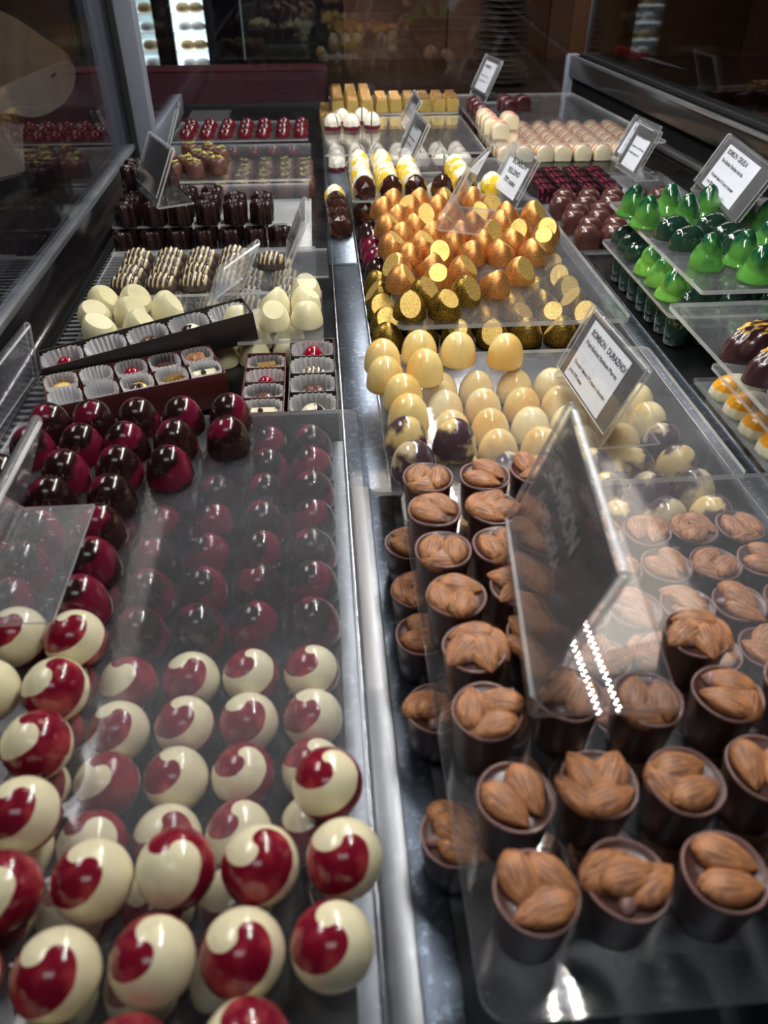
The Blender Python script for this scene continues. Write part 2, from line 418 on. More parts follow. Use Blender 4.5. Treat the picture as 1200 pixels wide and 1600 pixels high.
IVORY = plain('ivory_chocolate', (.80, .74, .46), .33, coat=.15, nscale=40, nvar=.05)
def glitter(name, c1, c2, rough=.3):
    t = NT(name); n = t.noise(1100, 2, rough=.7); n2 = t.noise(45, 2)
    c = t.mixc(t.step(n, .42, .62), c1, c2)
    return t.bsdf(c, rough, .85, bump=n, bs=.5, bd=.0004)
G_COP = glitter('copper_gold_dust', (.40, .15, .045), (.88, .46, .15), .40)
G_DRK = glitter('dark_gold_dust', (.06, .035, .006), (.50, .33, .06), .30)
G_CAP = glitter('bright_gold_dust', (.46, .30, .07), (.86, .64, .22), .55)
G_CUBE = glitter('pale_gold_leaf', (.62, .44, .10), (.92, .72, .28), .30)

# ------------------------------------------------------------------ chocolates: shapes
def ball(bm, R, h, zc, seg=36, n=16, flute=0, p=1.0):
    prof = [(R*.90*0.97, 0)]
    z0 = 0.0
    for i in range(n):
        t = i/(n-1)
        a = -asin_(zc/ (h-zc) * .62)+( pi/2 + asin_(zc/(h-zc)*.62))*t if False else None
    P = []
    for i in range(n+1):
        ph = (i/(n))*(pi/2+.75)-.75          # from below the equator to the crown
        r = R*max(cos(ph), 0)**p; z = zc+(h-zc)*sin(ph) if ph > 0 else zc+zc*sin(ph)/sin(.75)
        P.append((max(r, .0004), z))
    def mod(a, r, z, t):
        w = max(0, cos(a))**2*min(1, max(0, (t-.35)*4))*max(0, 1-t)*2
        return r*(1+flute*w*cos(20*a)), z
    lathe(bm, P, seg, mod if flute else None)
def dome(bm, R, h, seg=32, n=12, k=2.4, base=.96):
    P = [(R*base, 0), (R, .0012)]
    for i in range(1, n+1):
        t = i/n; z = .0012+(h-.0012)*sin(t*pi/2)**.9
        u = (z-.0012)/(h-.0012); r = R*(1-.05*u)*max(0, 1-u**k)**(1/2.0)
        P.append((max(r, .0003), z))
    lathe(bm, P, seg)
def mk(name, fn, mats, smooth=True, ang=None, *a, **kw):
    bm = bmesh.new(); fn(bm, *a, **kw); return mesh(name, bm, mats, smooth, ang)

BH = SB-LB-.0002
K_SW = ('swirl_bonbon', [mk('swirl', lambda b: ball(b, .0168, BH, .0118, 60, 18, .022), [m], True, 50) for m in M_SW])
K_BU = ('dome_bonbon', [mk('burgundy', lambda b: dome(b, .0177, BH, 40, 16, 2.5), [m], True, 50) for m in M_BU])
K_PE = ('dome_bonbon', [mk('peach', lambda b: dome(b, .0174, BH+.0, 36, 14, 2.7), [m], True, 50) for m in M_PE])
K_MB = ('dome_bonbon', [mk('marbled', lambda b: dome(b, .0174, BH, 36, 14, 2.7), [m], True, 50) for m in M_MB])
def gold_shape(bm, R=.0178, h=.0282, tilt=.8, dist=.0150):
    P = [(R*.98, 0), (R, .001)]
    for i in range(1, 17):
        u = i/16; z = .001+(h-.001)*u; r = R*(1-u**2.1)**.54
        P.append((max(r, .0003), z))
    lathe(bm, P, 40)
    c = Vector((0, 0, .008)); nrm = Vector((sin(tilt), 0, cos(tilt)))
    g = bm.verts[:]+bm.edges[:]+bm.faces[:]
    res = bmesh.ops.bisect_plane(bm, geom=g, plane_co=c+nrm*dist, plane_no=nrm, clear_outer=True)
    ed = [e for e in res['geom_cut'] if isinstance(e, bmesh.types.BMEdge)]
    f = bmesh.ops.contextual_create(bm, geom=ed)['faces']
    for x in f: x.material_index = 1; x.smooth = False
GV = [(.80, .0125), (.95, .0128), (.65, .0142)]
K_GC = ('cut_dome_bonbon', [mk('copper dome', gold_shape, [G_COP, G_CAP], True, 30, tilt=t, dist=d) for t, d in GV])
K_GD = ('cut_dome_bonbon', [mk('dark gold dome', gold_shape, [G_DRK, G_CAP], True, 30, tilt=t, dist=d) for t, d in GV])
def drop_shape(bm):
    P = [(.0150, 0), (.0163, .0012), (.0160, .006), (.0146, .013), (.0125, .019), (.0108, .0232), (.0098, .0250), (.0086, .0258)]
    lathe(bm, P, 36)
K_DR = ('gumdrop_bonbon', [mk('gumdrop', gold_shape, [IVORY, IVORY], True, 30, R=.0166, h=.0270, tilt=t, dist=d) for t, d in ((.75, .0112), (.55, .0125), (.95, .0120))])

# almond cups
def alm_mat():
    t = NT('almond_skin'); X, Y, Z = t.xyz()
    n = t.noise(520, 3, t.mapv((.16, 1.2, 1.2)), .6); n2 = t.noise(60, 2)
    c = t.mixc(t.step(n, .36, .60), (.10, .032, .012), (.48, .21, .085)); c = t.mixc(t.math('MULTIPLY', n2, .5), c, (.38, .155, .062))
    return t.bsdf(c, .5, bump=n, bs=1.0, bd=.0014, coat=.08)
ALM = alm_mat()
def almond(bm):
    n, seg = 16, 20
    P = []
    for i in range(n+1):
        t = i/n; x = (t-.5)*.0215; w = sin(pi*t**.82)**.72*.0067 if 0 < t < 1 else .0002
        P.append((x, max(w, .0002)))
    rings = []
    for x, w in P:
        rings.append([bm.verts.new((x, w*cos(2*pi*k/seg), .62*w*sin(2*pi*k/seg))) for k in range(seg)])
    for a, b in zip(rings, rings[1:]):
        for k in range(seg): bm.faces.new((a[k], a[(k+1) % seg], b[(k+1) % seg], b[k]))
    bm.faces.new(rings[0][::-1]); bm.faces.new(rings[-1])
ALME = mk('almond', almond, [ALM])
BLOOM = plain('bloomed_chocolate', (.20, .11, .10), .35, nscale=200, nvar=.3)
CUPM = plain('cup_chocolate', (.055, .020, .016), .36, coat=.15, nscale=90, nvar=.2)
def cup_shape(bm):
    P = [(.0126, 0), (.0133, .0008), (.0146, .012), (.0158, .0275), (.0165, .0318), (.0164, .0330)]
    lathe(bm, P+[(.0154, .0331), (.0150, .0326), (.010, .0328), (.004, .0330)], 36)
CUPE = mk('cup', cup_shape, [CUPM], True, 60)
def rim_shape(bm):
    def mod(a, r, z, t): return r, z+.0005*sin(3*a)
    lathe(bm, [(.0165, .0320), (.0167, .0331), (.0160, .0337), (.0153, .0331), (.0149, .0318)], 36, mod, close=False)
RIME = mk('rim', rim_shape, [BLOOM])
def blob(bm, sx=.0045, sy=.0028, sz=.0022):
    lathe(bm, [(.2, -.9), (.75, -.5), (1, 0), (.85, .5), (.4, .9), (.05, 1)], 12)
    for v in bm.verts: v.co = Vector((v.co.x*sx, v.co.y*sy, v.co.z*sz))
BLE = mk('smear', blob, [BLOOM])
I4 = Matrix.Identity(4)
def XF(x, y, z, rz, rx=0, ry=0, s=1): return Matrix.Translation((x, y, z)) @ Matrix.Rotation(rz, 4, 'Z') @ Matrix.Rotation(ry, 4, 'Y') @ Matrix.Rotation(rx, 4, 'X') @ Matrix.Scale(s, 4)
AV = [  # arrangements of almonds on one cup
    [(-.0058, .0, .027, 1.5, .12, 0), (.0058, .0, .027, 1.65, -.12, 0), (.0, -.0085, .0255, .1, .3, 0)],
    [(-.002, .0065, .027, .35, .15, 0), (.0055, -.0035, .0275, 1.9, 0, .1), (-.0062, -.005, .0262, 2.4, .2, 0)],
    [(0, .0, .0285, .9, 0, 0), (.0075, .0035, .0265, 1.3, -.4, 0), (-.0075, -.002, .0262, 1.2, .4, 0)],
    [(-.0045, .004, .027, 1.9, .1, 0), (.006, .0035, .027, 1.0, 0, 0), (.001, -.0075, .027, .25, 0, 0), (-.0095, -.004, .025, 2.2, .4, 0)],
    [(-.0052, .0, .028, 1.35, 0, 0), (.0062, .001, .0272, 1.75, -.2, 0)]]
def cupvar(a, i, s=1):
    v = [('chocolate_cup', CUPE, I4), ('rim', RIME, I4)]+[('almond', ALME, XF(x*1.02, y*1.02, z+.0066, rz, rx*.6, ry, 1.20)) for x, y, z, rz, rx, ry in a]
    v.append(('chocolate_smear', BLE, XF(.009*cos(i*2.1+1), .010*sin(i*2.1+1), .0337, i, s=1.2))); return v
K_AL = ('almond_cup', [cupvar(a, i) for i, a in enumerate(AV)])
_low = [[(x*.98, y*.98, z-.0020, rz, rx*.5, ry) for x, y, z, rz, rx, ry in a] for a in AV]
K_AU = ('almond_cup', [[(n, m, (Matrix.Diagonal((1, 1, .93, 1)) @ t if n != 'almond' else t)) for n, m, t in cupvar(a, i)] for i, a in enumerate(_low)])

# striped shells
def stripe_mat(name, c1, c2, fr=900, curve=30, thr=0):
    t = NT(name); X, Y, Z = t.xyz()
    u = t.math('ADD', t.math('MULTIPLY', X, fr), t.math('MULTIPLY', t.math('MULTIPLY', Y, Y), fr*curve))
    f = t.math('SINE', u)
    g = t.math('MULTIPLY', t.step(f, thr, thr+.5), t.step(Z, .006, .011))
    c = t.mixc(g, c1, c2)
    return t.bsdf(c, .2, coat=.35)
def shell_shape(bm, L=.0185, Wd=.0125, h=.0195, fr=1050, curve=28, amp=.0006, seg=72, n=20):
    P = []
    rings = []
    for i in range(n+1):
        ph = i/n*pi/2
        ring = []
        for k in range(seg):
            a = 2*pi*k/seg; x = L*cos(ph)*cos(a); y = Wd*cos(ph)*sin(a); z = .002+(h-.002)*sin(ph)**.85
            d = amp*sin(fr*x+fr*curve*y*y)*min(1, max(0, (z-.005)/.004)); ring.append(bm.verts.new((x*(1+d*8), y*(1+d*8), z+d)))
        rings.append(ring)
    base = [bm.verts.new((v.co.x, v.co.y, 0)) for v in rings[0]]
    rings.insert(0, base)
    for a, b in zip(rings, rings[1:]):
        for k in range(seg): bm.faces.new((a[k], a[(k+1) % seg], b[(k+1) % seg], b[k]))
    bm.faces.new(base[::-1])
    bmesh.ops.remove_doubles(bm, verts=rings[-1], dist=.0004)
K_ST = ('striped_shell_bonbon', [mk('striped', shell_shape, [stripe_mat('striped_shell', (.06, .040, .037), (.66, .55, .30), 1050, 28, .1)]),
        mk('striped', shell_shape, [stripe_mat('striped_shell_pale', (.07, .048, .045), (.62, .54, .34), 1050, 28, 0)])])
# star prisms
def star_shape(bm, R=.0150, h=.0285):
    def mod(a, r, z, t): return r*(1+.13*cos(6*a)), z
    lathe(bm, [(R*.94, 0), (R, .001), (R*.95, h-.0035), (R*.80, h-.0005), (R*.55, h), (R*.42, h-.0025), (R*.1, h-.003)], 48, mod)
STARM = plain('star_chocolate', (.017, .0045, .005), .28, coat=.15, nscale=90, nvar=.3)
K_SR = ('star_prism_bonbon', [mk('star', star_shape, [STARM], True, 45)])
# pistachio topped
def pist_body(bm):
    def mod(a, r, z, t): return r*(1+(.02*sin(14*a+z*500) if .4 < t < .9 else 0)), z
    lathe(bm, [(.0140, 0), (.0147, .001), (.0147, .015), (.0142, .018), (.0130, .0215), (.0105, .0235), (.006, .0243), (.0005, .0245)], 42, mod)
PB = mk('pistachio body', pist_body, [plain('smooth_milk_chocolate', (.115, .045, .030), .36, nscale=70, nvar=.15)])
def chips(seed, nn=9):
    r = random.Random(seed); bm = bmesh.new()
    for i in range(nn):
        m = Matrix.Translation((r.uniform(-.008, .008), r.uniform(-.007, .007), r.uniform(.0235, .0265))) @ Matrix.Rotation(r.uniform(0, 6), 4, 'Z') @ Matrix.Rotation(r.uniform(-.7, .7), 4, 'X')
        k = len(bm.verts); mi = 0 if r.random() < .7 else 1
        box(bm, -r.uniform(.002, .0042), r.uniform(.002, .0042), -.0014, .0014, -.0010, .0010, mi, m)
    bmesh.ops.bevel(bm, geom=bm.edges[:], offset=.0005, segments=1, affect='EDGES')
    return mesh('chips', bm, [plain('pistachio', (.42, .44, .10), .5, nscale=300), plain('pistachio_skin', (.42, .20, .17), .5, nscale=300)])
K_PI = ('pistachio_bonbon', [[('chocolate_body', PB, I4), ('nut_topping', chips(s), I4)] for s in (1, 2, 3, 4)])
# far red domes
K_RD = ('ribbed_dome_bonbon', [mk('red dome', lambda b: dome(b, .0150, .0170, 32, 12, 2.0), [stripe_mat('dark_stripes_on_red', (.13, .005, .014), (.015, .005, .006), 1100, 10, -.1)])])
# faceted domes
def facet(bm, R=.0175, h=.0285, seg=8):
    P = [(R*.93, 0), (R, .007), (R*.93, .016), (R*.68, .0235), (R*.28, h)]
    rings = []
    for i, (r, z) in enumerate(P):
        off = (i % 2)*pi/seg
        rings.append([bm.verts.new((r*cos(2*pi*k/seg+off), r*sin(2*pi*k/seg+off), z)) for k in range(seg)])
    for i, (a, b) in enumerate(zip(rings, rings[1:])):
        for k in range(seg):
            j = (k+1) % seg
            if i % 2 == 0: bm.faces.new((a[k], a[j], b[k])); bm.faces.new((a[j], b[j], b[k]))
            else: bm.faces.new((a[k], b[j], b[k])); bm.faces.new((a[k], a[j], b[j]))
    bm.faces.new(rings[0][::-1]); bm.faces.new(rings[-1])
def facet_mat(name, c1, c2, lo, hi, rough=.12):
    t = NT(name); n = t.noise(55, 2); return t.bsdf(t.mixc(t.step(n, lo, hi), c1, c2), rough, coat=.4)
K_FD = ('faceted_bonbon', [mk('faceted', facet, [facet_mat('dark_faceted', (.035, .012, .008), (.16, .06, .015), .5, .7)], False)])
K_FY = ('faceted_bonbon', [mk('faceted', facet, [facet_mat('yellow_white_faceted', (.84, .80, .62), (.84, .58, .03), .44, .52, .2)], False)])
def white_red():
    t = NT('white_over_red'); X, Y, Z = t.xyz(); n = t.noise(120, 2)
    z = t.math('ADD', Z, t.math('MULTIPLY', n, .005)); k = t.step(z, .0095, .0105)
    s = t.step(t.math('ABSOLUTE', t.math('ADD', X, t.math('MULTIPLY', Y, .4))), .0012, .0018)
    c = t.mixc(k, (.16, .015, .03), (.84, .80, .68)); s2 = t.math('MULTIPLY', t.math('SUBTRACT', 1, s), k)
    return t.bsdf(t.mixc(s2, c, (.03, .012, .012)), .22, coat=.3)
K_FW = ('faceted_bonbon', [mk('faceted', facet, [white_red()], False)])
# gold cubes
def cube_shape(bm):
    a, b, h = .0125, .0108, .0225
    v = [bm.verts.new(p) for p in ((-a, -a, 0), (a, -a, 0), (a, a, 0), (-a, a, 0), (-b, -b, h), (b, -b, h), (b, b, h), (-b, b, h))]
    for f in ((0, 3, 2, 1), (0, 1, 5, 4), (1, 2, 6, 5), (2, 3, 7, 6), (3, 0, 4, 7), (4, 5, 6, 7)): bm.faces.new([v[i] for i in f])
    bmesh.ops.bevel(bm, geom=bm.edges[:], offset=.0010, segments=2, affect='EDGES')
def cube_top(bm):                          # low wave across the top
    n = 17
    P = [(-.0098+.0196*i/(n-1), .0218+.0065*abs(sin(i/(n-1)*2*pi))) for i in range(n)]
    A = [bm.verts.new((-.0098, y, z)) for y, z in P]; B = [bm.verts.new((.0098, y, z)) for y, z in P]
    A0 = [bm.verts.new((-.0098, y, .0215)) for y, z in P]; B0 = [bm.verts.new((.0098, y, .0215)) for y, z in P]
    for i in range(n-1):
        bm.faces.new((A[i], B[i], B[i+1], A[i+1])); bm.faces.new((A0[i], A0[i+1], B0[i+1], B0[i]))
        bm.faces.new((A[i], A[i+1], A0[i+1], A0[i])); bm.faces.new((B[i], B0[i], B0[i+1], B[i+1]))
    bm.faces.new((A[0], A0[0], B0[0], B[0])); bm.faces.new((A[-1], B[-1], B0[-1], A0[-1]))
K_CU = ('gold_cube_bonbon', [[('chocolate_body', mk('cube', cube_shape, [G_CUBE], True, 30), I4), ('wavy_top', mk('cube top', cube_top, [glitter('bronze_top', (.05, .022, .008), (.26, .15, .05), .22)], True, 40), I4)]])
# loaf shapes (half capsules standing like tombstones)
def loaf(bm, w=.0165, L=.0165, h=.0285, rr=.0040, seg=18):
    sec = [(-w*.94, 0), (-w, .002)]
    for i in range(seg+1):
        a = pi-pi*i/seg; sec.append((w*cos(a)*(1 if sin(a) < .5 else 1), (h*.52)+(h*.48)*sin(a)))
    sec += [(w, .002), (w*.94, 0)]
    ys = [(-L, .86), (-L+rr*.3, .95), (-L+rr, 1), (L-rr, 1), (L-rr*.3, .95), (L, .86)]
    R = [[bm.verts.new((x*s, y, z*(s if z > .003 else 1))) for x, z in sec] for y, s in ys]
    m = len(sec)
    for a, b in zip(R, R[1:]):
        for i in range(m): bm.faces.new((a[i], a[(i+1) % m], b[(i+1) % m], b[i]))
    bm.faces.new(R[0]); bm.faces.new(R[-1][::-1])
def loaf_stripes(name, c1, c2, fr, thr):
    t = NT(name); X, Y, Z = t.xyz()
    n = t.noise(60, 2)
    f = t.math('SINE', t.math('ADD', t.math('MULTIPLY', t.math('ADD', Y, t.math('MULTIPLY', X, .35)), fr), t.math('MULTIPLY', n, 4)))
    g = t.math('MULTIPLY', t.step(f, thr, thr+.15), t.step(t.math('ABSOLUTE', Y), .0158, .0150))
    return t.bsdf(t.mixc(g, c1, c2), .25, coat=.3)
K_RW = ('striped_loaf_bonbon', [mk('loaf', loaf, [loaf_stripes('white_with_red_stripes', (.82, .74, .50), (.50, .02, .03), 520, .35)], True, 45)])
K_ML = ('striped_loaf_bonbon', [mk('loaf', loaf, [loaf_stripes('maroon_stripes', (.035, .006, .010), (.10, .02, .035), 420, .4)], True, 45)])
K_BR = ('brown_dome_bonbon', [mk('capsule', lambda b: loaf(b, .0168, .0148, .0325, .009), [plain('smooth_brown', (.075, .026, .022), .24, coat=.3, nscale=40, nvar=.12)], True, 60)])
# purple squares
def square_shape(bm):
    box(bm, -.0145, .0145, -.0145, .0145, 0, .020)
    for i in range(5):
        y = -.0145+.0058*i; box(bm, -.0150, .0150, y+.0008, y+.0050, .019, .0225)
    bmesh.ops.bevel(bm, geom=bm.edges[:], offset=.0006, segments=1, affect='EDGES')
def sq_mat():
    t = NT('purple_lines'); X, Y, Z = t.xyz(); n = t.noise(120, 2)
    f = t.math('SINE', t.math('ADD', t.math('MULTIPLY', X, 700), t.math('MULTIPLY', n, 3)))
    g = t.math('MULTIPLY', t.step(f, .6, .8), t.step(t.noise(160, 2), .48, .55))
    return t.bsdf(t.mixc(g, (.022, .005, .008), (.36, .03, .10)), .3, coat=.3)
K_SQ = ('ribbed_square_bonbon', [mk('square', square_shape, [sq_mat()], True, 30)])
# green cones and green oblongs
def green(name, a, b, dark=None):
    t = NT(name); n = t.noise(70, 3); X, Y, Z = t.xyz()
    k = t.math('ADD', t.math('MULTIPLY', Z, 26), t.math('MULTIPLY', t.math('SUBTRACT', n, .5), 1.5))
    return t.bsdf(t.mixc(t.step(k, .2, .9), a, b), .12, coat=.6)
def cone_shape(bm, R=.0182, h=.037):
    n, seg = 30, 40
    def mod(a, r, z, t):
        tw = t*1.6*2*pi+a
        return r*(1+.16*abs(sin(tw/2))-.08), z
    P = [(R*.95, 0), (R, .001)]
    for i in range(1, n+1):
        u = i/n; P.append((max(.0003, R*(1-.50*u-.08*u*u)*(1-u**6)**.5), .001+(h-.001)*u))
    lathe(bm, P, seg, mod)
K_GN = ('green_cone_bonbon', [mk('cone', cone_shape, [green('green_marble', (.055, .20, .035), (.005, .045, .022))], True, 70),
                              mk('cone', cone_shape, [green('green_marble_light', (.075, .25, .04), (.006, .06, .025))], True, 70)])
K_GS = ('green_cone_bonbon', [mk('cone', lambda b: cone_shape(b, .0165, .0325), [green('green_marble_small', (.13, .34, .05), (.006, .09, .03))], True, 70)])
def oblong(bm, L=.021, Wd=.0125, h=.0245):
    shell_shape(bm, L, Wd, h, 1500, 5, .0003, 56, 14)
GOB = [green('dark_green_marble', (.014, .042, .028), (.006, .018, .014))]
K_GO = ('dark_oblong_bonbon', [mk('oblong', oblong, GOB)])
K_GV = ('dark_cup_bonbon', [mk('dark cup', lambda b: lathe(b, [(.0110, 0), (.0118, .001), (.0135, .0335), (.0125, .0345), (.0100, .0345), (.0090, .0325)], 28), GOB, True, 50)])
# walnut shaped
def walnut(bm):
    L, Wd, h = .0290, .0185, .0290; seg, n = 64, 20; rings = []
    for i in range(n+1):
        ph = i/n*pi/2; ring = []
        for k in range(seg):
            a = 2*pi*k/seg; x = L*cos(ph)**.9*cos(a) if i < n else 0; y = Wd*cos(ph)*sin(a); z = .003+(h-.003)*sin(ph)
            x *= (1-.18*(x/L)) ; d = .0015*sin(y*900+1.0*sin(x*200))*min(1, (z-.003)/.005) + .0007*sin(x*600)*min(1, (z-.003)/.005)
            ring.append(bm.verts.new((x, y*(1+d*10), z+d)))
        rings.append(ring)
    rings.insert(0, [bm.verts.new((v.co.x*1.04, v.co.y*1.06, 0)) for v in rings[0]])
    for a, b in zip(rings, rings[1:]):
        for k in range(seg): bm.faces.new((a[k], a[(k+1) % seg], b[(k+1) % seg], b[k]))
    bm.faces.new(rings[0][::-1]); bmesh.ops.remove_doubles(bm, verts=rings[-1], dist=.0004)
def wal_mat():
    t = NT('walnut_plum_gold'); X, Y, Z = t.xyz(); n = t.noise(130, 3, t.mapv((.25, 1, 1)))
    g = t.math('MULTIPLY', t.step(n, .52, .60), t.step(Z, .016, .022))
    return t.bsdf(t.mixc(g, (.045, .018, .022), (.55, .33, .05)), .22, coat=.35)
K_WA = ('walnut_bonbon', [mk('walnut', walnut, [wal_mat()])])
def clam(bm, L=.0235, Wd=.0150, h=.0225):
    seg, n = 56, 14; rings = []
    for i in range(n+1):
        ph = i/n*pi/2; ring = []
        for k in range(seg):
            a = 2*pi*k/seg; s = 1+.05*abs(sin(7*a))*cos(ph)
            x = L*cos(ph)*cos(a)*s; y = Wd*cos(ph)*sin(a)*s*(1-.3*cos(a)); z = .003+(h-.003)*sin(ph)
            ring.append(bm.verts.new((x, y, z)))
        rings.append(ring)
    rings.insert(0, [bm.verts.new((v.co.x*1.02, v.co.y*1.02, 0)) for v in rings[0]])
    for a, b in zip(rings, rings[1:]):
        for k in range(seg): bm.faces.new((a[k], a[(k+1) % seg], b[(k+1) % seg], b[k]))
    bm.faces.new(rings[0][::-1]); bmesh.ops.remove_doubles(bm, verts=rings[-1], dist=.0004)
def clam_mat():
    t = NT('white_shell_orange'); X, Y, Z = t.xyz(); n = t.noise(60, 2)
    k = t.step(t.math('ADD', X, t.math('MULTIPLY', t.math('SUBTRACT', n, .5), .02)), -.0075, -.0095)
    k = t.math('MULTIPLY', k, t.step(Z, .0085, .0105))
    return t.bsdf(t.mixc(k, (.80, .76, .54), (.85, .38, .02)), .25, coat=.3)
K_CL = ('shell_bonbon', [mk('clam', clam, [clam_mat()])])

# ------------------------------------------------------------------ LEFT LANE
G = 'swirl bonbons at the front of the left lane'
top = [(-.043, .102), (-.083, .100), (-.120, .098), (-.156, .100),
       (-.009, .136), (-.045, .136), (-.080, .136), (-.117, .134), (-.154, .135),
       (-.005, .172), (-.040, .171), (-.076, .172), (-.112, .169), (-.148, .168), (-.185, .170),
       (-.010, .208), (-.149, .204), (-.186, .206), (-.152, .240), (-.188, .241), (-.153, .275), (-.189, .277), (-.150, .309), (-.185, .314)]
put_set(K_SW, top, ST, 'cream and red swirl bonbon on the clear sheet', 'bonbon', G)
und = grid((-.019, -.055, -.090, -.126, -.161), (.209, .238, .270, .302)) + grid((-.055, -.090, -.126, -.161), (.172,)) + [(-.126, .138), (-.09, .138), (-.055, .138)]
und = [(x, .1725+(.2085-.1725)*0+y-.1725 if False else y) for x, y in und]
und = [(x, {.209: .2045, .238: .2375, .270: .2705, .302: .3035, .172: .1715, .138: .1385}[y]) for x, y in und]
put_set(K_SW, und, LB, 'cream and red swirl bonbon beneath the clear sheet', 'bonbon', 'swirl bonbons under the left sheet', s=.985, jit=.0005)
bt = [(-.227, .550), (-.192, .553), (-.157, .553), (-.121, .552), (-.084, .555),
      (-.230, .514), (-.195, .517), (-.159, .517), (-.122, .516), (-.083, .517), (-.243, .479),
      (-.198, .481), (-.160, .482), (-.122, .479), (-.199, .446), (-.157, .446), (-.235, .444),
      (-.200, .411), (-.159, .411), (-.237, .409), (-.199, .376), (-.156, .376), (-.197, .342), (-.155, .343), (-.236, .374)]
put_set(K_BU, bt, ST, 'burgundy and dark dome bonbon on the clear sheet', 'bonbon', 'burgundy dome bonbons on the left sheet')
bu = grid((-.018, -.054, -.091, -.128), (.345, .3805, .4155, .4505, .4860, .5205, .5545)) + grid((-.164, -.200), (.345, .3805, .4155, .4505, .4860))
put_set(K_BU, bu, LB, 'burgundy and dark dome bonbon beneath the clear sheet', 'bonbon', 'burgundy dome bonbons under the left sheet', jit=.0006)

# ivory gumdrops
dt = [(160, 465), (205, 462), (145, 505), (185, 490), (243, 475), (172, 520), (232, 505)]
GP = 'ivory gumdrop bonbons'
for i, ((x, y), tl) in enumerate(zip([(-.236, .803), (-.203, .806), (-.237, .766), (-.202, .770), (-.167, .782), (-.224, .732), (-.188, .736)],
                                  [(.5, 0), (.6, .1), (.55, -.1), (.5, .1), (0, 0), (.15, -.3), (.1, .1)])):
    put(K_DR, x, y, ST+(.004 if max(map(abs, tl)) > .3 else .001 if max(map(abs, tl)) > .05 else 0), rnd(-.2, .2), 'ivory gumdrop bonbon '+['tipped, back left of its pile', 'tipped, back right of its pile', 'tipped, second row at far left', 'tipped, in the middle of its pile', 'upright, rightmost of the left pile', 'front left of the pile behind black box', 'front right of the left pile'][i],
        'bonbon', GP, tilt=tl)
put_set(K_DR, grid((-.212, -.178, -.144, -.110, -.076, -.042), (.735, .770, .805)), LB, 'ivory gumdrop beneath the clear sheet', 'bonbon', GP, s=1.0)
put_set(K_DR, [(-.055, .748), (-.021, .750), (-.055, .785), (-.021, .786), (-.021, .82), (-.090, .745)], ST, 'ivory gumdrop on the sheet beside the divider', 'bonbon', GP)
# striped shells
GS = 'striped shell bonbons'
put_set(K_ST, grid((-.222, -.184, -.146, -.108), (.856, .8835, .911, .9385)) + [(-.062, .915)], ST-.001, 'striped dark and cream oval bonbon on sheet', 'bonbon', GS, rot=0, gap=.018)
put_set(K_ST, grid((-.225, -.184, -.143, -.102), (.852,)), ST, 'striped dark and cream oval bonbon behind the gumdrops', 'bonbon', GS, rot=0) if False else None
put_set(K_ST, grid((-.214, -.174, -.132, -.091, -.050), (.862, .8905, .919, .948)), LB, 'striped oval bonbon beneath its clear sheet', 'bonbon', GS, rot=0, gap=.018)
# star prisms
GR = 'dark star prism bonbons'
put_set(K_SR, grid((-.268, -.233, -.198, -.163, -.128, -.093), (1.078, 1.114)) + grid((-.058,), (1.080,)) + grid((-.268, -.233), (1.155,)), .0009, 'dark star prism bonbon of the lower layer', 'bonbon', GR, s=1, rot=.2)
put_set(K_SR, grid((-.262, -.226, -.190, -.154, -.118, -.082), (1.086, 1.122)) + grid((-.262, -.226, -.19, -.154), (1.158,)) + grid((-.262, -.226), (1.194, 1.23)), ST, 'dark star prism bonbon of the upper layer', 'bonbon', GR, rot=.35)
put_set(K_SR, grid((-.262, -.226), (1.16, 1.196)), ST+.0287, 'dark star prism bonbon of the third layer', 'bonbon', GR, rot=.1)
# pistachio
GN = 'pistachio topped bonbons'
put_set(K_PI, grid((-.198, -.163, -.128, -.093, -.058, -.025), (1.318, 1.353, 1.388, 1.423, 1.458)) + [(-.233, 1.318)], LB, 'pistachio topped brown bonbon beneath the sheet', 'bonbon', GN)
put_set(K_PI, [(-.233, 1.318), (-.262, 1.342), (-.198, 1.320), (-.163, 1.340), (-.215, 1.352), (-.180, 1.365), (-.200, 1.388), (-.165, 1.40), (-.245, 1.38), (-.185, 1.43), (-.22, 1.44)], ST, 'pistachio topped brown bonbon on the sheet', 'bonbon', GN)
# red domes
put_set(K_RD, grid((-.255, -.218, -.181, -.144, -.107, -.070, -.034), (1.655, 1.70, 1.745)), ST-.013, 'dark red striped dome at end of left lane', 'bonbon', 'dark red domes at the end of the left lane', rot=0)
put_set(K_RD, grid((-.20, -.163, -.126, -.089, -.052), (1.60,)), LB, 'dark red dome in front of the far sheet', 'bonbon', 'dark red domes at the end of the left lane', rot=0)

# ------------------------------------------------------------------ MIDDLE LANE
GA = 'almond cups on the sheet'
at_ = [(.066, .434), (.104, .432), (.141, .436), (.065, .396), (.104, .396), (.064, .357), (.102, .358), (.067, .316), (.104, .320), (.070, .275), (.107, .282),
       (.070, .233), (.112, .240), (.152, .234), (.073, .187), (.113, .190), (.153, .188), (.191, .192), (.231, .192),
       (.072, .145), (.111, .145), (.152, .147), (.191, .147), (.229, .149), (.193, .234), (.193, .275), (.233, .240)]
at_ = [(x*.9416, y*.9416) for x, y in at_]
put_set(K_AL, at_, SAT, 'chocolate cup topped with almonds on the sheet', 'almond cup', GA, gap=.014)
put_set(K_AU, grid((.0815, .1147, .1479, .1811, .2143, .2475, .2807), (.396, .360, .323, .285, .246, .208, .170))+[(.048, y) for y in (.396, .350, .312, .258, .186)], LB, 'chocolate almond cup beneath the sheet', 'almond cup', 'almond cups beneath the sheet', gap=.014, jit=.0004)
GQ = 'yellow dome bonbons'
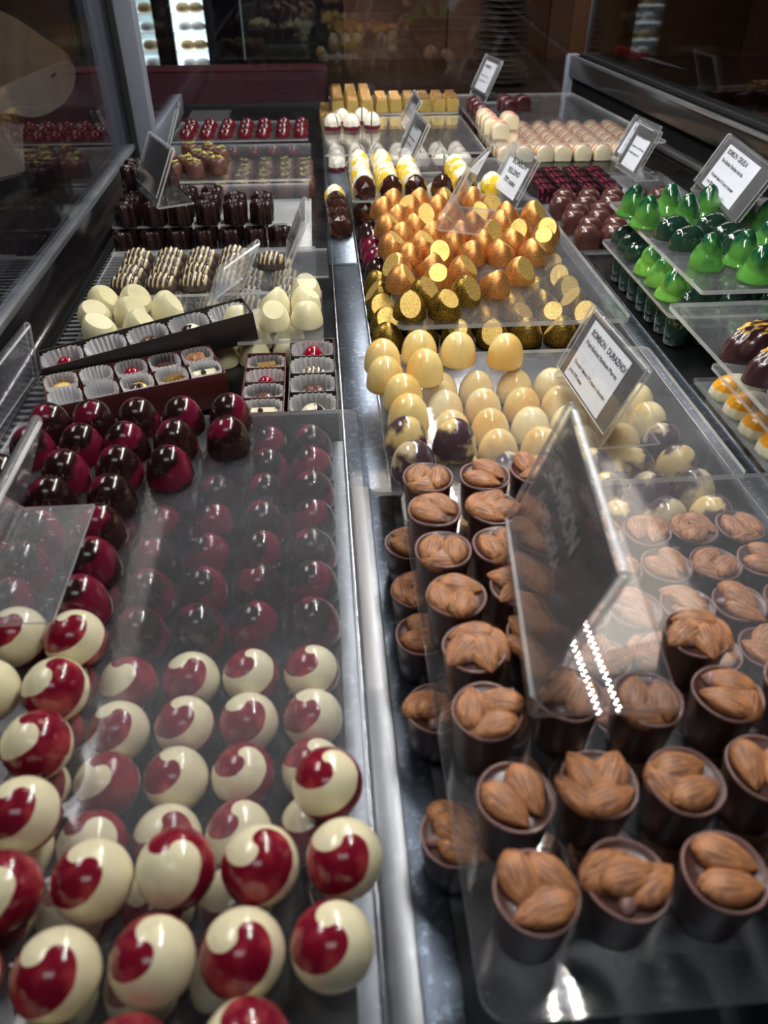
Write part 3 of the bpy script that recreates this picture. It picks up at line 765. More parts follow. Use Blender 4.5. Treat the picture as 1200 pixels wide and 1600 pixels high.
put_set(K_PE, [(.050, .645), (.085, .660), (.121, .655), (.166, .648), (.050, .610), (.086, .622), (.062, .577), (.064, .543)], ST, 'yellow dome bonbon on the clear sheet', 'bonbon', GQ, var=0, gap=.012)
put_set(K_MB, [(.058, .508), (.060, .473), (.095, .500)], ST, 'plum and yellow marbled dome on the sheet', 'bonbon', GQ, gap=.012)
put_set(K_PE, grid((.069, .104, .139, .175, .210, .245, .281), (.6385, .604, .569)) + grid((.104, .139, .175, .210, .245), (.535,)), LB, 'yellow dome bonbon beneath the clear sheet', 'bonbon', GQ, jit=.0006)
put_set(K_MB, [(.281, .535)] + grid((.069, .104, .139, .175, .210, .245, .281), (.500, .465, .431)), LB, 'marbled dome bonbon beneath the clear sheet', 'bonbon', 'marbled dome bonbons', jit=.0006)
# gold
GG = 'gold cut dome bonbons'
gd = [(.086, .757), (.122, .755), (.105, .792), (.150, .792)]
put_set(K_GD, gd, ST+.0015, 'dark gold cut dome on the thick sheet', 'bonbon', GG)
gc = [(.187, .812), (.084, .829), (.124, .830), (.222, .842), (.157, .852)]
for i, y in enumerate((.868, .905, .942, .979, 1.016, 1.053, 1.090, 1.127)):
    n = (4, 5, 6, 6, 5, 6, 5, 5)[i]
    for k in range(n):
        if i == 7 and k == 4 or i == 6 and k == 3: continue
        gc.append(((.084 if i % 2 == 0 else .100)+.0375*k, y))
gc = [p for p in gc if not (abs(p[0]-.157) < .02 and abs(p[1]-.868) < .01) and not (p[1] == .868 and p[0] > .19)]
put_set(K_GC, gc, ST+.0015, 'copper gold cut dome on the thick sheet', 'bonbon', GG, tilt=.05, gap=.012)
gu = grid((.064, .1015), (.758, .796, .834, .872, .910)) + grid((.139, .1765, .214, .2515, .289), (.758, .796, .834)) + grid((.2515, .289), (.872, .910, .948, .986, 1.024)) + [(.214, .872)]
put_set(K_GD, gu, LB, 'gold cut dome beneath the thick sheet', 'bonbon', 'gold cut domes beneath the sheet', jit=.0006)
put_set(K_BU, grid((.066,), (.948, .984, 1.020, 1.056, 1.092)), LB, 'dark plum dome under the gold domes left edge', 'bonbon', 'dark plum domes beneath the gold sheet', gap=.01)
# faceted
GF = 'faceted dome bonbons'
put_set(K_FD, [(.066, 1.194), (.104, 1.194), (.142, 1.193), (.180, 1.193), (.218, 1.194)], ST, 'dark brown faceted dome on the sheet', 'bonbon', GF)
put_set(K_FD, [(.026, 1.120), (.024, 1.158), (.024, 1.196), (.022, 1.234), (.064, 1.194), (.102, 1.194)], .0014, 'dark brown faceted dome of the lower layer', 'bonbon', GF)
put_set(K_FY, grid((.064, .102), (1.233, 1.272, 1.311, 1.350)) + grid((.140,), (1.233, 1.272, 1.311)) + grid((.218,), (1.233, 1.272, 1.311)) + [(.258, 1.20)], ST, 'yellow and white faceted dome on the sheet', 'bonbon', GF)
put_set(K_FY, [(.022, 1.273)] + grid((.140, .178, .218, .258), (1.233, 1.272)), .0014, 'yellow and white faceted dome beneath the sheet', 'bonbon', GF, s=.98)
put_set(K_FW, [(.030, 1.655), (.067, 1.652), (.108, 1.660), (.050, 1.70), (.090, 1.702)], ST-.002, 'white faceted dome with red base on the sheet', 'bonbon', GF)
put_set(K_FW, grid((.032, .070, .108, .146, .184, .222, .260), (1.478, 1.516, 1.554)), LB, 'white faceted dome with red base beneath the sheet', 'bonbon', GF, s=.95)
put_set(K_CU, grid([.045+.0305*k for k in range(9)], (1.805, 1.836)) + grid([.045+.0305*k for k in range(3)], (1.867, 1.898, 1.929, 1.96)) + grid([.1365+.0305*k for k in range(6)], (1.867,)), ST, 'gold cube bonbon of the upper layer', 'bonbon', 'gold cube bonbons', rot=0, jit=.0006)
put_set(K_CU, grid([.022+.036*k for k in range(8)], (1.808,)) + grid((.018,), (1.84, 1.872, 1.904, 1.936)), LB, 'gold cube bonbon of the lower layer', 'bonbon', 'gold cube bonbons', rot=0, jit=.0006)

# ------------------------------------------------------------------ RIGHT LANE
GW = 'white loaves with red stripes'
put_set(K_RW, [(.340, 1.555), (.333, 1.591), (.333, 1.627), (.333, 1.663), (.375, 1.63)], ST, 'red striped white loaf on the far sheet', 'bonbon', GW, rot=0)
put_set(K_RW, grid([.346+.0365*k for k in range(8)], (1.520, 1.5565, 1.593, 1.6295, 1.666, 1.7025)), LB, 'red striped white loaf beneath the far sheet', 'bonbon', GW, rot=0, jit=.0004)
put_set(K_ML, [(.334, 1.715), (.334, 1.751), (.334, 1.787), (.400, 1.76), (.400, 1.80), (.437, 1.80)], ST, 'maroon striped loaf on the far sheet', 'bonbon', 'maroon loaves', rot=0)
put_set(K_ML, [(.338, 1.742), (.338, 1.778), (.338, 1.814), (.338, 1.85)], LB, 'maroon striped loaf beneath the far sheet', 'bonbon', 'maroon loaves', rot=0)
put_set(K_SQ, grid((.358, .394, .430, .466), (1.262, 1.297, 1.332, 1.367)), .0006, 'purple lined square bonbon', 'bonbon', 'purple lined square bonbons', rot=.05)
br = []
for i, y in enumerate((1.040, 1.074, 1.108, 1.142, 1.176, 1.210)):
    for k in range(4 if i < 5 else 5):
        br.append((.362+.038*k+(.014 if i % 2 else 0), y))
put_set(K_BR, br, .0006, 'smooth brown dome bonbon', 'bonbon', 'smooth brown dome bonbons', rot=0, jit=.0008)
GE = 'green cone bonbons'
cn = [(.374, .930), (.377, .888), (.420, .932), (.424, .890), (.465, .925), (.392, .755), (.432, .760), (.430, .719), (.474, .790), (.476, .745), (.505, .915), (.515, .87)]
put_set(K_GN, cn, .0790, 'green swirled cone bonbon on the top sheet', 'bonbon', GE, gap=.02, s=.97)
put_set(K_GO, [(.392, .846), (.395, .812), (.440, .852), (.444, .822), (.446, .792+.004)], .0790, 'dark green oblong bonbon on the top sheet', 'bonbon', 'dark green oblong bonbons', rot=.1, gap=.012, jit=.0005)
put_set(K_GS, [(.371, .842), (.371, .806), (.371, .770), (.407, .80)], .0405, 'small green cone between the stacked sheets', 'bonbon', GE, gap=.01)
put_set(K_GO, [(.380, .737), (.424, .737), (.468, .737), (.512, .737), (.556, .737), (.425, .766), (.47, .766)], .0405, 'dark green oblong between the stacked sheets', 'bonbon', 'dark green oblong bonbons', rot=.5, gap=.012, jit=.0004, s=.93)
put_set(K_GO, [(.380, .945), (.378, .915), (.376, .885)], .0405, 'dark oblong at far end between the sheets', 'bonbon', 'dark green oblong bonbons', rot=0, gap=.012, s=.93, jit=.0004)
put_set(K_GV, grid((.373, .404), (.742, .772, .802, .832, .862, .892, .922)) + [(.436, .742), (.468, .742), (.5, .742)], .0014, 'dark cup bonbon at bottom of the green stack', 'bonbon', 'dark cup bonbons', jit=.0005)
put_set(K_WA, [(.372, .590), (.374, .548), (.430, .585)], .0635, 'dark walnut shaped bonbon with gold on sheet', 'bonbon', 'dark walnut shaped bonbons', rot=.35, gap=.03)
put(K_CL, .374, .512, .0635, 2.7, 'white and orange shell bonbon beside dark walnut ones on the sheet', 'bonbon', 'white shell bonbons')
put_set(K_CL, [(.388, .625), (.388, .592), (.388, .559), (.388, .526), (.388, .493), (.388, .46), (.44, .60)], .0006, 'white and orange shell bonbon on the tray', 'bonbon', 'white shell bonbons', rot=2.9-3.14+.2, gap=.02)
put_set(K_GV, [(.43, .635), (.46, .635), (.50, .60), (.5, .52), (.44, .48)], .0006, 'dark cup bonbon under the walnut sheet', 'bonbon', 'dark cup bonbons', jit=.0005)
put_set(K_WA, [(.40, .585), (.41, .535), (.42, .485)], .0395, 'dark walnut shaped bonbon between the two sheets', 'bonbon', 'dark walnut shaped bonbons', rot=.35, gap=.03, s=.72)

# ------------------------------------------------------------------ sample boxes with paper liners
PAPER = plain('white_paper', (.86, .86, .87), .7, nscale=80, nvar=.03)
PAPER.node_tree.nodes['Principled BSDF'].inputs['Transmission Weight'].default_value = .0
def liner_shape(bm, a=.0158, h=.0235, n=24):
    seg = n*4; R0 = []; prof = [(a*.80, .0), (a*.86, h*.3), (a*.95, h*.7), (a*1.04, h)]
    def rad(t, r, k):
        c = cos(t); s = sin(t); q = (abs(c)**3.2+abs(s)**3.2)**(-1/3.2)
        return r*q*(1+.055*k*cos(n*t))
    rings = []
    for i, (r, z) in enumerate(prof):
        rings.append([bm.verts.new((rad(2*pi*j/seg, r, i/3+.3)*cos(2*pi*j/seg), rad(2*pi*j/seg, r, i/3+.3)*sin(2*pi*j/seg), z)) for j in range(seg)])
    for p, q in zip(rings, rings[1:]):
        for j in range(seg): bm.faces.new((p[j], p[(j+1) % seg], q[(j+1) % seg], q[j]))
    bm.faces.new(rings[0][::-1])
    bmesh.ops.solidify(bm, geom=bm.faces[:], thickness=.0002)
LIN = mk('liner', liner_shape, [PAPER], True, 70)
def gbox(label, x, y, z, yaw, cell, nx, ny, h, m, m_in, tilt=0, lift=0):
    o = empty('sample_box', (x, y, z), yaw); o.rotation_euler = (0, tilt, yaw); tag(o, label, 'box', 'open sample boxes')
    Lx, Ly = nx*cell[0], ny*cell[1]; t = .0013
    newobj('box_base', boxme('base', (0, Lx, 0, Ly, 0, t), [m]), o)
    for d in ((0, Lx, 0, t), (0, Lx, Ly-t, Ly), (0, t, t, Ly-t), (Lx-t, Lx, t, Ly-t)):
        newobj('box_wall', boxme('wall', (*d, t, h), [m], .0004), o)
    for i in range(1, nx): newobj('divider', boxme('div', (i*cell[0]-.0004, i*cell[0]+.0004, t, Ly-t, t, h*.82), [m_in]), o)
    for j in range(1, ny): newobj('divider', boxme('div', (t, Lx-t, j*cell[1]-.0004, j*cell[1]+.0004, t, h*.96), [m_in]), o)
    sx, sy = (cell[0]-.003)/.0335, (cell[1]-.003)/.0335
    for i in range(nx):
        for j in range(ny):
            l = newobj('paper_liner', LIN, o); l.location = ((i+.5)*cell[0], (j+.5)*cell[1], t+lift); l.scale = (sx, sy, 1.15)
    bpy.context.view_layer.update()
    o['_c'] = 0; del o['_c']
    return lambda i, j, dz=.0095: (Matrix.Translation((x, y, z)) @ Matrix.Rotation(yaw, 4, 'Z') @ Matrix.Rotation(tilt, 4, 'Y')) @ Vector(((i+.5)*cell[0], (j+.5)*cell[1], dz+lift))
BXB = plain('black_card', (.018, .014, .014), .35, nscale=40, nvar=.2); BXM = plain('maroon_card', (.075, .014, .014), .35, nscale=40, nvar=.15)
RDM = plain('glossy_red', (.28, .004, .02), .15, coat=.4, nscale=60); WHD = plain('white_tablet', (.80, .75, .52), .3, coat=.2, nscale=40, nvar=.05)
K_SD = ('small_dome_bonbon', [mk('small dome', lambda b: dome(b, .0105, .017, 28, 10, 2.2), [RDM])])
K_SM = ('small_dome_bonbon', [mk('small dome', lambda b: dome(b, .0135, .015, 28, 10, 2.2), [stripe_mat('brown_striped', (.13, .05, .035), (.05, .018, .012), 500, 0, .5)])])
K_RF = ('ruffled_bonbon', [mk('ruffle', lambda b: lathe(b, [(.011, 0), (.0125, .002), (.012, .009), (.009, .0125), (.004, .013), (.0003, .012)], 48, lambda a, r, z, t: (r*(1+.12*cos(8*a)), z)), [MILK])])
def tablet(bm): box(bm, -.0125, .0125, -.0115, .0115, 0, .012); bmesh.ops.bevel(bm, geom=bm.edges[:], offset=.002, segments=2, affect='EDGES')
BEAD = mk('bead', lambda b: lathe(b, [(.0012, -.0022), (.0024, -.001), (.0026, 0), (.0022, .0013), (.001, .0024), (.0002, .0026)], 16), [CHO])
K_TB = ('white_tablet_bonbon', [[('tablet', mk('tablet', tablet, [WHD], True, 50), I4), ('chocolate_bead', BEAD, XF(-.002, .001, .0138, 0))]])
K_BG = ('gold_bar_bonbon', [mk('gold bar', lambda b: (box(b, -.0125, .0125, -.008, .008, 0, .016), bmesh.ops.bevel(b, geom=b.edges[:], offset=.004, segments=2, affect='EDGES')), [glitter('soft_gold', (.35, .20, .05), (.75, .52, .2), .35)], True, 50)])
K_YD = ('two_tone_bonbon', [mk('yellow dark', lambda b: dome(b, .0125, .016, 28, 10, 2.2), [swirl('dark_yellow', (.03, .012, .01), (.80, .45, .03), 1, .3, .1, zc=.004)])])
K_YO = ('two_tone_bonbon', [mk('yellow white', lambda b: dome(b, .0130, .015, 28, 10, 2.2), [swirl('orange_yellow', (.80, .60, .20), (.75, .35, .02), 1.5, .1, .3, zc=.004)])])
K_WD = ('two_tone_bonbon', [mk('white dark', lambda b: dome(b, .0130, .016, 28, 10, 2.2), [swirl('white_dark', (.03, .012, .01), (.82, .78, .58), 1, -.5, .06, zc=.004)])])
K_AC = ('almond_cluster', [[('chocolate_body', mk('cl', lambda b: dome(b, .0125, .010, 24, 6, 2.2), [MILK]), I4)]+[('almond', ALME, XF(x, y, z, a, b_)) for x, y, z, a, b_ in ((-.002, .004, .012, .3, .5), (.002, -.004, .012, .1, -.4), (0, 0, .015, .9, 0))]])
def inbox(kind, f, i, j, label, rz=0, s=1):
    p = f(i, j); return put(kind, p.x, p.y, p.z, rz, label, 'bonbon', 'assorted bonbons in the sample boxes', s=s)
f = gbox('long black sample box lying askew before the ivory gumdrops', -.259, .652, .012, radians(19.5), (.0405, .040), 5, 1, .030, BXB, BXB, tilt=radians(-5.5))
inbox(K_SD, f, 0, 0, 'red dome in the leftmost cup of the long black box')
inbox(K_SM, f, 2, 0, 'brown bonbon in the middle cup of the long black box')
inbox(K_WD, f, 3, 0, 'white and dark bonbon in the long black box, fourth cup')
f = gbox('maroon sample box of two rows leaning before the black box', -.240, .588, .0036, radians(20), (.0310, .0310), 5, 2, .034, BXM, BXM, lift=.0065)
inbox(K_YO, f, 0, 1, 'orange yellow bonbon in back left cup of maroon box', 1)
inbox(K_SD, f, 2, 1, 'red dome in back middle cup of maroon box')
inbox(K_RF, f, 3, 1, 'ruffled dark bonbon in back row of maroon box')
inbox(K_AC, f, 4, 1, 'almond cluster in back right cup of maroon box', .4)
inbox(K_YD, f, 2, 0, 'dark and yellow bonbon in front row of maroon box', .6)
inbox(K_BG, f, 3, 0, 'gold bar bonbon in front row of maroon box', .9)
inbox(K_TB, f, 4, 0, 'white tablet with dark bead in front right cup of maroon box', radians(20))
f = gbox('maroon single row sample box between the two black ones', -.0795, .578, .0006, 0, (.0385, .0285), 1, 4, .030, BXM, BXM)
inbox(K_TB, f, 0, 0, 'white tablet with dark bead nearest in narrow maroon box')
inbox(K_SM, f, 0, 1, 'brown striped dome in narrow maroon box')
inbox(K_SD, f, 0, 2, 'red dome in narrow maroon box')
inbox(K_BG, f, 0, 3, 'gold bar bonbon at back of narrow maroon box', .2)
f = gbox('narrow black sample box beside the steel divider strip', -.0380, .578, .0006, 0, (.0440, .0355), 1, 4, .030, BXB, BXB)
inbox(K_WD, f, 0, 0, 'white dome with dark stroke nearest in narrow black box', 2)
inbox(K_RF, f, 0, 1, 'ruffled brown bonbon in narrow black box')
p = f(0, 2); put(K_ST, p.x, p.y, p.z, 0, 'striped pale shell in narrow black box', 'bonbon', 'assorted bonbons in the sample boxes', s=.8)
inbox(K_SD, f, 0, 3, 'red dome at back of narrow black box', s=1.2)

# ------------------------------------------------------------------ label stands
INK = plain('printed_ink', (.03, .03, .035), .6); CARD = plain('dark_grey_card', (.045, .042, .045), .35, nscale=50, nvar=.15); WHITE = plain('white_label_paper', (.74, .77, .82), .6, nscale=60, nvar=.04)
PALE = plain('pale_grey_print', (.22, .22, .22), .6)
def strip_profile(pts, t):
    """closed outline of a bent strip of thickness t following pts"""
    L, R_ = [], []
    for i, p in enumerate(pts):
        a = pts[max(0, i-1)]; b = pts[min(len(pts)-1, i+1)]
        d = Vector((b[0]-a[0], b[1]-a[1])).normalized(); n = Vector((-d.y, d.x))*t/2
        L.append((p[0]+n.x, p[1]+n.y)); R_.append((p[0]-n.x, p[1]-n.y))
    return L, R_
def ext(bm, pts, t, y0, y1):
    L, R_ = strip_profile(pts, t); n = len(pts)
    V = [[bm.verts.new((p[0], y, p[1])) for p in P] for P, y in ((L, y0), (L, y1), (R_, y0), (R_, y1))]
    for i in range(n-1):
        bm.faces.new((V[0][i], V[1][i], V[1][i+1], V[0][i+1])).material_index = 0
        bm.faces.new((V[2][i], V[2][i+1], V[3][i+1], V[3][i])).material_index = 0
        bm.faces.new((V[0][i], V[0][i+1], V[2][i+1], V[2][i])).material_index = 1
        bm.faces.new((V[1][i], V[3][i], V[3][i+1], V[1][i+1])).material_index = 1
    bm.faces.new((V[0][0], V[2][0], V[3][0], V[1][0])).material_index = 1
    bm.faces.new((V[0][-1], V[1][-1], V[3][-1], V[2][-1])).material_index = 1
def text(body, size, m, par, mat, name='printed_text'):
    c = bpy.data.curves.new('text', 'FONT'); c.body = body; c.size = size; c.materials.append(m); c.offset = size*.032
    tmp = bpy.data.objects.new('text', c); COL.objects.link(tmp); bpy.context.view_layer.update()
    me = bpy.data.meshes.new_from_object(tmp.evaluated_get(bpy.context.evaluated_depsgraph_get()))
    bpy.data.objects.remove(tmp); bpy.data.curves.remove(c)
    o = newobj(name, me, par); o.matrix_local = mat; return o
def stand(x, y, z, yaw, L, h, lean, foot, label, lines=None, paper=None, dark=True, m=None, th=.0024):
    o = empty('label_stand', (x, y, z), yaw); tag(o, label, 'label stand')
    s, c = sin(lean), cos(lean); z0 = th/2+.0003; m = m or A_STAND
    P = [(foot, z0), (.006, z0), (.003, z0), (.0012, z0+.0006), (.0006*s+.0, z0+.002)]
    P += [(s*d, z0+c*d) for d in (.004, h*.3, h*.6, h-.006)]
    bm = bmesh.new(); ext(bm, P, th, 0, L); newobj('back_panel_with_foot', mesh('panel', bm, [m, A_EDGE], True, 35), o)
    nx, nz = -c, s                                  # outward normal of the face that customers read
    g = .0044
    top_ = (s*(h-.006), z0+c*(h-.006)); R2 = g/2
    Q = []
    for k in range(9):
        a = pi*k/8; Q.append((top_[0]+nx*(R2-R2*cos(a))+s*R2*1.3*sin(a), top_[1]+nz*(R2-R2*cos(a))+c*R2*1.3*sin(a)))
    Q += [(s*d+nx*g, z0+c*d+nz*g) for d in (h*.6, h*.3, .012)]
    bm = bmesh.new(); ext(bm, Q, th*.8, 0, L); newobj('folded_front_cover', mesh('cover', bm, [m, A_EDGE], True, 35), o)
    # local frame of the card: X = reading direction (towards -y), Y = up the slope, Z = outward normal
    cx = Vector((0, -1, 0)); cy = Vector((s, 0, c)); cz = Vector((nx, 0, nz))
    def fr(a, b, d):                                # a: distance from the far edge, b: up the slope, d: out of the panel
        p = Vector((0, L, z0))+cx*a+cy*b+cz*d
        return Matrix(((cx.x, cy.x, cz.x, p.x), (cx.y, cy.y, cz.y, p.y), (cx.z, cy.z, cz.z, p.z), (0, 0, 0, 1)))
    if dark:
        newobj('dark_card', boxme('card', (.004, L-.004, .010, h-.008, .0017, .0021), [CARD], mat=fr(0, 0, 0)), o)
    if paper:
        a0, a1, b0, b1 = paper
        newobj('white_label', boxme('label', (a0*L, a1*L, b0*h, b1*h, .0022, .0024), [WHITE], mat=fr(0, 0, 0)), o)
        if lines:
            for tx, sz, a, b in lines: text(tx, sz, INK, o, fr(a*L, b*h, .0026))
    return o, fr
DUR = [('BOMBON  DURAZNO/', .0072, .17, .72), ('Peach Bonbon/ Bombom Pêssego', .0050, .17, .605), ('Chocolate blanco 31% cacao y chocolate', .0043, .16, .36), ('negro 70% cacao', .0043, .16, .25)]
stand(.210, .494, ST, .058, .117, .076, .405, .050, 'acrylic stand with BOMBON DURAZNO label among yellow domes', DUR, (.12, .80, .17, .86))
CIR = [('BOMBON  CIRUELA/', .0080, .17, .74), ('Plum Bonbon/ Bombom Ameixa', .0060, .17, .61), ('Chocolate blanco 31% cacao y chocolate', .0052, .16, .38), ('negro 70% cacao', .0052, .16, .27)]
stand(.462, .850, .0790, -.127, .170, .079, .476, .045, 'large acrylic stand with BOMBON CIRUELA label over green cones', CIR, (.12, .78, .20, .86))
SM = [('BOMBON', .0090, .22, .70), ('Chocolate negro 70% cacao', .0045, .20, .50), ('y chocolate blanco 31%', .0045, .20, .38)]
stand(.496, 1.246, .0310, .048, .085, .079, .419, .040, 'acrylic stand in front of another above the brown domes', SM, (.2, .82, .12, .72))
stand(.544, 1.381, .007, .114, .095, .085, .489, .040, 'acrylic stand behind its neighbour near the rear rail', SM, (.12, .85, .2, .85))
stand(.273, 1.104, ST+.0015, .161, .096, .074, .458, .040, 'clear stand with white label right of gold domes', [('BOMBON', .012, .25, .66), ('RELLENO', .010, .25, .48), ('70% cacao', .010, .25, .30)], (.1, .85, .1, .72), dark=False)
stand(.371, 1.874, ST, .146, .106, .089, .435, .058, 'highest far stand with white label near plate stack', SM, (.15, .85, .18, .85))
stand(.143, 1.307, ST, .074, .109, .081, .438, .054, 'stand with grey label among yellow faceted domes', SM, (.2, .8, .1, .75))
stand(.164, 1.576, ST-.002, .0, .106, .070, .485, .040, 'small far stand before the gold cubes', SM, (.2, .8, .1, .75))
stand(.139, .936, ST+.030, -.421, .098, .084, .458, .050, 'clear empty stand resting on the copper gold domes', dark=False)
oq, fq = stand(.083, .210, SAT+.0385, -.114, .127, .095, .42, .066, 'big dark card stand among the almond cups, nearest', dark=True, th=.0030)
oq.rotation_euler = (0, radians(-6.5), -.114)
text('BOMBON', .015, PALE, oq, fq(.020, .060, .0030)); text('ALMENDRA', .0115, PALE, oq, fq(.020, .044, .0030))
stand(-.214, 1.052, ST+.0288, .42, .105, .080, .471, .050, 'stand with dark card leaning over the dark star prisms')
stand(-.285, 1.56, .0, .1, .085, .095, .40, .040, 'clear stand beside the grey post behind pistachio bonbons', dark=False)
stand(-.262, 1.66, .0, .05, .07, .090, .568, .030, 'narrow clear stand just right of the one at post', dark=False) if False else None
stand(-.125, .771, ST+.0, -.415, .080, .066, .456, .040, 'clear stand among the ivory gumdrops, left one', dark=False)
stand(-.042, .804, ST+.0265, .0, .085, .066, .431, .046, 'clear stand by the divider behind ivory gumdrops', dark=False)
stand(-.204, .306, ST+.0292, .0, .105, .077, .431, .047, 'crumb dusted clear stand resting on burgundy domes, lower left', dark=False, m=A_DIRTY)
stand(-.289, .56, .0003, -.05, .13, .072, .12, .022, 'clear stand on the slatted grille by customer glass', [('BOMBON', .011, .2, .4)], None, dark=False)

# ------------------------------------------------------------------ outside the case
CT = plain('dark_counter_top', (.035, .022, .017), .25, nscale=5)
k = empty('side_counter', (.1, 2.35, -.9)); tag(k, 'brown wooden counter behind the end glass', 'counter')
newobj('counter_body', boxme('body', (-.05, 1.5, -.12, .45, 0, .86), [WOOD]), k)
newobj('counter_top', boxme('top', (-.07, 1.52, -.15, .47, .86, .895), [CT], .003), k)
k = empty('wooden_panel', (.10, 2.86, -.9)); tag(k, 'brown wooden wall panel behind the plate stack', 'panel')
for i in range(5): newobj('board', boxme('board', (.33*i, .33*i+.326, 0, .03, 0, 2.0), [WOOD], .003), k)
k = empty('maroon_cabinet', (-1.25, 2.30, -.9)); tag(k, 'dark maroon cabinet behind left lane end glass', 'cabinet')
newobj('cabinet_body', boxme('body', (0, 1.28, 0, .1, 0, .94), [MAR], .004), k)
newobj('cabinet_top', boxme('top', (0, 1.28, .0, .1, .94, .943), [MAR], .003), k)
# plates
PLT = plain('black_glazed_plate', (.012, .012, .014), .2, coat=.4, nscale=40); PRM = plain('worn_plate_rim', (.10, .095, .09), .35, nscale=60)
def plate_shape(bm): lathe(bm, [(.030, 0), (.034, .001), (.050, .005), (.068, .0095), (.0705, .0115), (.068, .0115), (.048, .0075), (.030, .004), (.001, .004)], 48)
PL = mk('plate', plate_shape, [PLT], True, 50)
PR = mk('plate rim', lambda b: lathe(b, [(.0695, .0098), (.0712, .0112), (.0700, .0124), (.0685, .0118)], 48, close=False), [PRM])
px, py = .505, 2.36
for i in range(26):
    o = empty('plate', (px+.002*sin(i*1.7), py+.002*cos(i*2.3), -.0048+.0131*i))
    newobj('plate_body', PL, o); newobj('plate_rim', PR, o)
    tag(o, f'black round plate, {"lowest" if i==0 else str(ORL[i])+" from the bottom" if i<15 else "topmost" if i==25 else ORL[25-i]+" from the top"} of the tall stack', 'plate', 'stack of black plates')
# lit pastry cabinet seen through the corner
k = empty('pastry_cabinet', (-.65, 4.3, -.9)); tag(k, 'brightly lit pastry cabinet far off behind the glass corner', 'cabinet')
newobj('cabinet_body', boxme('body', (-.30, .28, .0, .5, 0, .64), [BLACK], .01), k)
newobj('back_panel', boxme('bp', (-.30, .28, .48, .5, .64, 1.3), [NT('glowing_back_panel').bsdf((.6, .75, .72), .5, emit=(.75, .95, .9), es=.35)]), k)  # panel emits its own glow in place of cabinet lamps
newobj('side_wall', boxme('sw', (-.30, -.26, .0, .48, .64, 1.3), [BLACK], .004), k); newobj('side_wall', boxme('sw', (.145, .28, .0, .48, .64, 1.3), [BLACK], .004), k)
newobj('front_post', boxme('fp', (-.085, .0, -.04, .0, .3, 1.3), [BLACK], .004), k)
LSH = NT('glowing_shelf').bsdf((.8, .85, .85), .3, emit=(.9, 1, 1), es=.8)  # cabinet light put into the shelf surface as emission
for q in range(5):
    newobj('shelf', boxme('sh', (-.26, .145, .02, .47, .66+.075*q, .668+.075*q), [LSH]), k)
crust = plain('baked_crust', (.62, .45, .22), .5, nscale=50); cream_ = plain('whipped_cream', (.85, .85, .82), .5, nscale=50)
bm = bmesh.new(); lathe(bm, [(.026, 0), (.036, .008), (.034, .024), (.022, .036), (.002, .040)], 20); PSM = [mesh('pastry', bm, [m_]) for m_ in (crust,)]
bm = bmesh.new(); lathe(bm, [(.026, 0), (.036, .008), (.034, .024), (.022, .036), (.002, .040)], 20); PSM.append(mesh('pastry', bm, [cream_]))
for q in range(4):
    for w in range(4):
        o = newobj('pastry', PSM[(q+1) % 2]); o.location = (-.65+(-.205, -.13, .045, .105)[w], 4.36, -.9+.6685+.075*q)
        tag(o, f'{("white","golden")[q % 2]} round pastry, {("lowest","second","third","top")[q]} shelf of lit cabinet, {ORL[w]} from left', 'pastry', 'pastries in the lit cabinet')
# beige saddle bag standing on a dark table outside the customer glass
def bagpart(dims_pts, d0, d1, name, m, par, bev=.006):
    for _ in range(2 if len(dims_pts) > 6 else 0):      # corner cutting
        q_ = []
        for (ay, az), (by, bz) in zip(dims_pts, dims_pts[1:]+dims_pts[:1]): q_ += [(ay*.75+by*.25, az*.75+bz*.25), (ay*.25+by*.75, az*.25+bz*.75)]
        dims_pts = q_
    bm = bmesh.new(); a = [bm.verts.new((d0, y, z)) for y, z in dims_pts]; b = [bm.verts.new((d1, y, z)) for y, z in dims_pts]
    bm.faces.new(a); bm.faces.new(b[::-1]); n = len(a)
    for i in range(n): bm.faces.new((a[i], b[i], b[(i+1) % n], a[(i+1) % n]))
    bmesh.ops.bevel(bm, geom=bm.edges[:], offset=bev, segments=3, affect='EDGES')
    return newobj(name, mesh(name, bm, [m], True, 50), par)
BX = -.62
LEA = plain('beige_leather', (.55, .45, .34), .55, nscale=18, nvar=.3); LEB = plain('brown_canvas', (.34, .24, .15), .6, nscale=14, nvar=.45)
q0 = atx(20, 275, BX); q1 = atx(45, 200, BX)
k = empty('shoulder_bag', (BX, 0, 0)); tag(k, 'beige and brown bag with rounded flap outside the customer glass', 'bag')
Y = lambda u, v: (atx(u, v, BX).y, atx(u, v, BX).z)
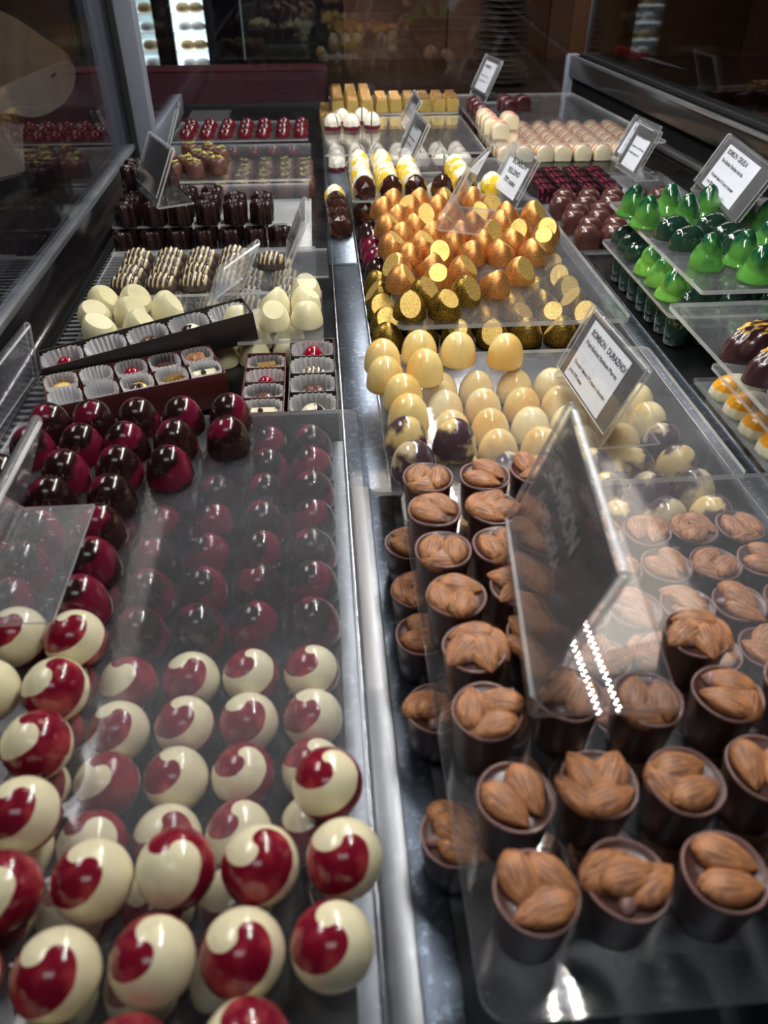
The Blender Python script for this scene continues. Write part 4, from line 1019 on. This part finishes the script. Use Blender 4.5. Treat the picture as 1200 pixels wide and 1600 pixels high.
bagpart([Y(-60, 150), Y(44, 190), Y(48, 272), Y(-50, 300)], -.05, -.01, 'bag_body', LEA, k)
flap = [Y(-60, 0)]+[Y(u, v) for u, v in ((0, 18), (30, 35), (65, 60), (95, 78), (108, 95), (113, 118), (106, 145), (90, 165), (66, 180), (40, 186), (10, 180), (-50, 175))]
bagpart(flap, -.01, .008, 'bag_flap', LEB, k, .003)
low = [Y(u, v) for u, v in ((-40, 150), (8, 130), (60, 108), (104, 90), (112, 118), (105, 144), (89, 164), (65, 179), (40, 185), (8, 178), (-50, 172))]
bagpart(low, .0085, .013, 'flap_facing', LEA, k, .002)
cl = Y(72, 117); newobj('clasp', boxme('clasp', (.0135, .017, cl[0]-.02, cl[0]+.02, cl[1]-.003, cl[1]+.003), [ALU], .001), k)
zt = min(p[1] for p in (Y(48, 272), Y(-50, 300)))
t = empty('side_table', (-.9, Y(0, 280)[0], -.9)); tag(t, 'dark side table beneath the beige bag outside the glass', 'table')
newobj('tabletop', boxme('tt', (-.35, .42, -.6, .5, zt+.9-.03, zt+.9-.001), [BLACK], .003), t)
for sx in (-.32, .39):
    for sy in (-.56, .46): newobj('leg', boxme('leg', (sx-.02, sx+.02, sy-.02, sy+.02, 0, zt+.87), [BLACK], .002), t)
# red handled knife on the rear ledge
kp = at(950, 88, .103)
k = empty('knife', (kp.x+.035, kp.y-.05, .1065), radians(-83)); tag(k, 'knife with red handle lying on rear ledge behind the door glass', 'knife')
bm = bmesh.new(); prism(bm, [(-.07, -.010), (-.05, -.013), (.0, -.011), (.06, -.013), (.065, 0), (.06, .012), (0, .011), (-.06, .012)], 0, .016); bmesh.ops.bevel(bm, geom=bm.edges[:], offset=.003, segments=2, affect='EDGES')
newobj('handle', mesh('handle', bm, [plain('red_plastic', (.45, .012, .025), .3, nscale=50)], True, 50), k)
bm = bmesh.new(); prism(bm, [(.065, -.010), (.16, -.008), (.24, .010), (.065, .012)], .006, .009); newobj('blade', mesh('blade', bm, [ALU], False), k)
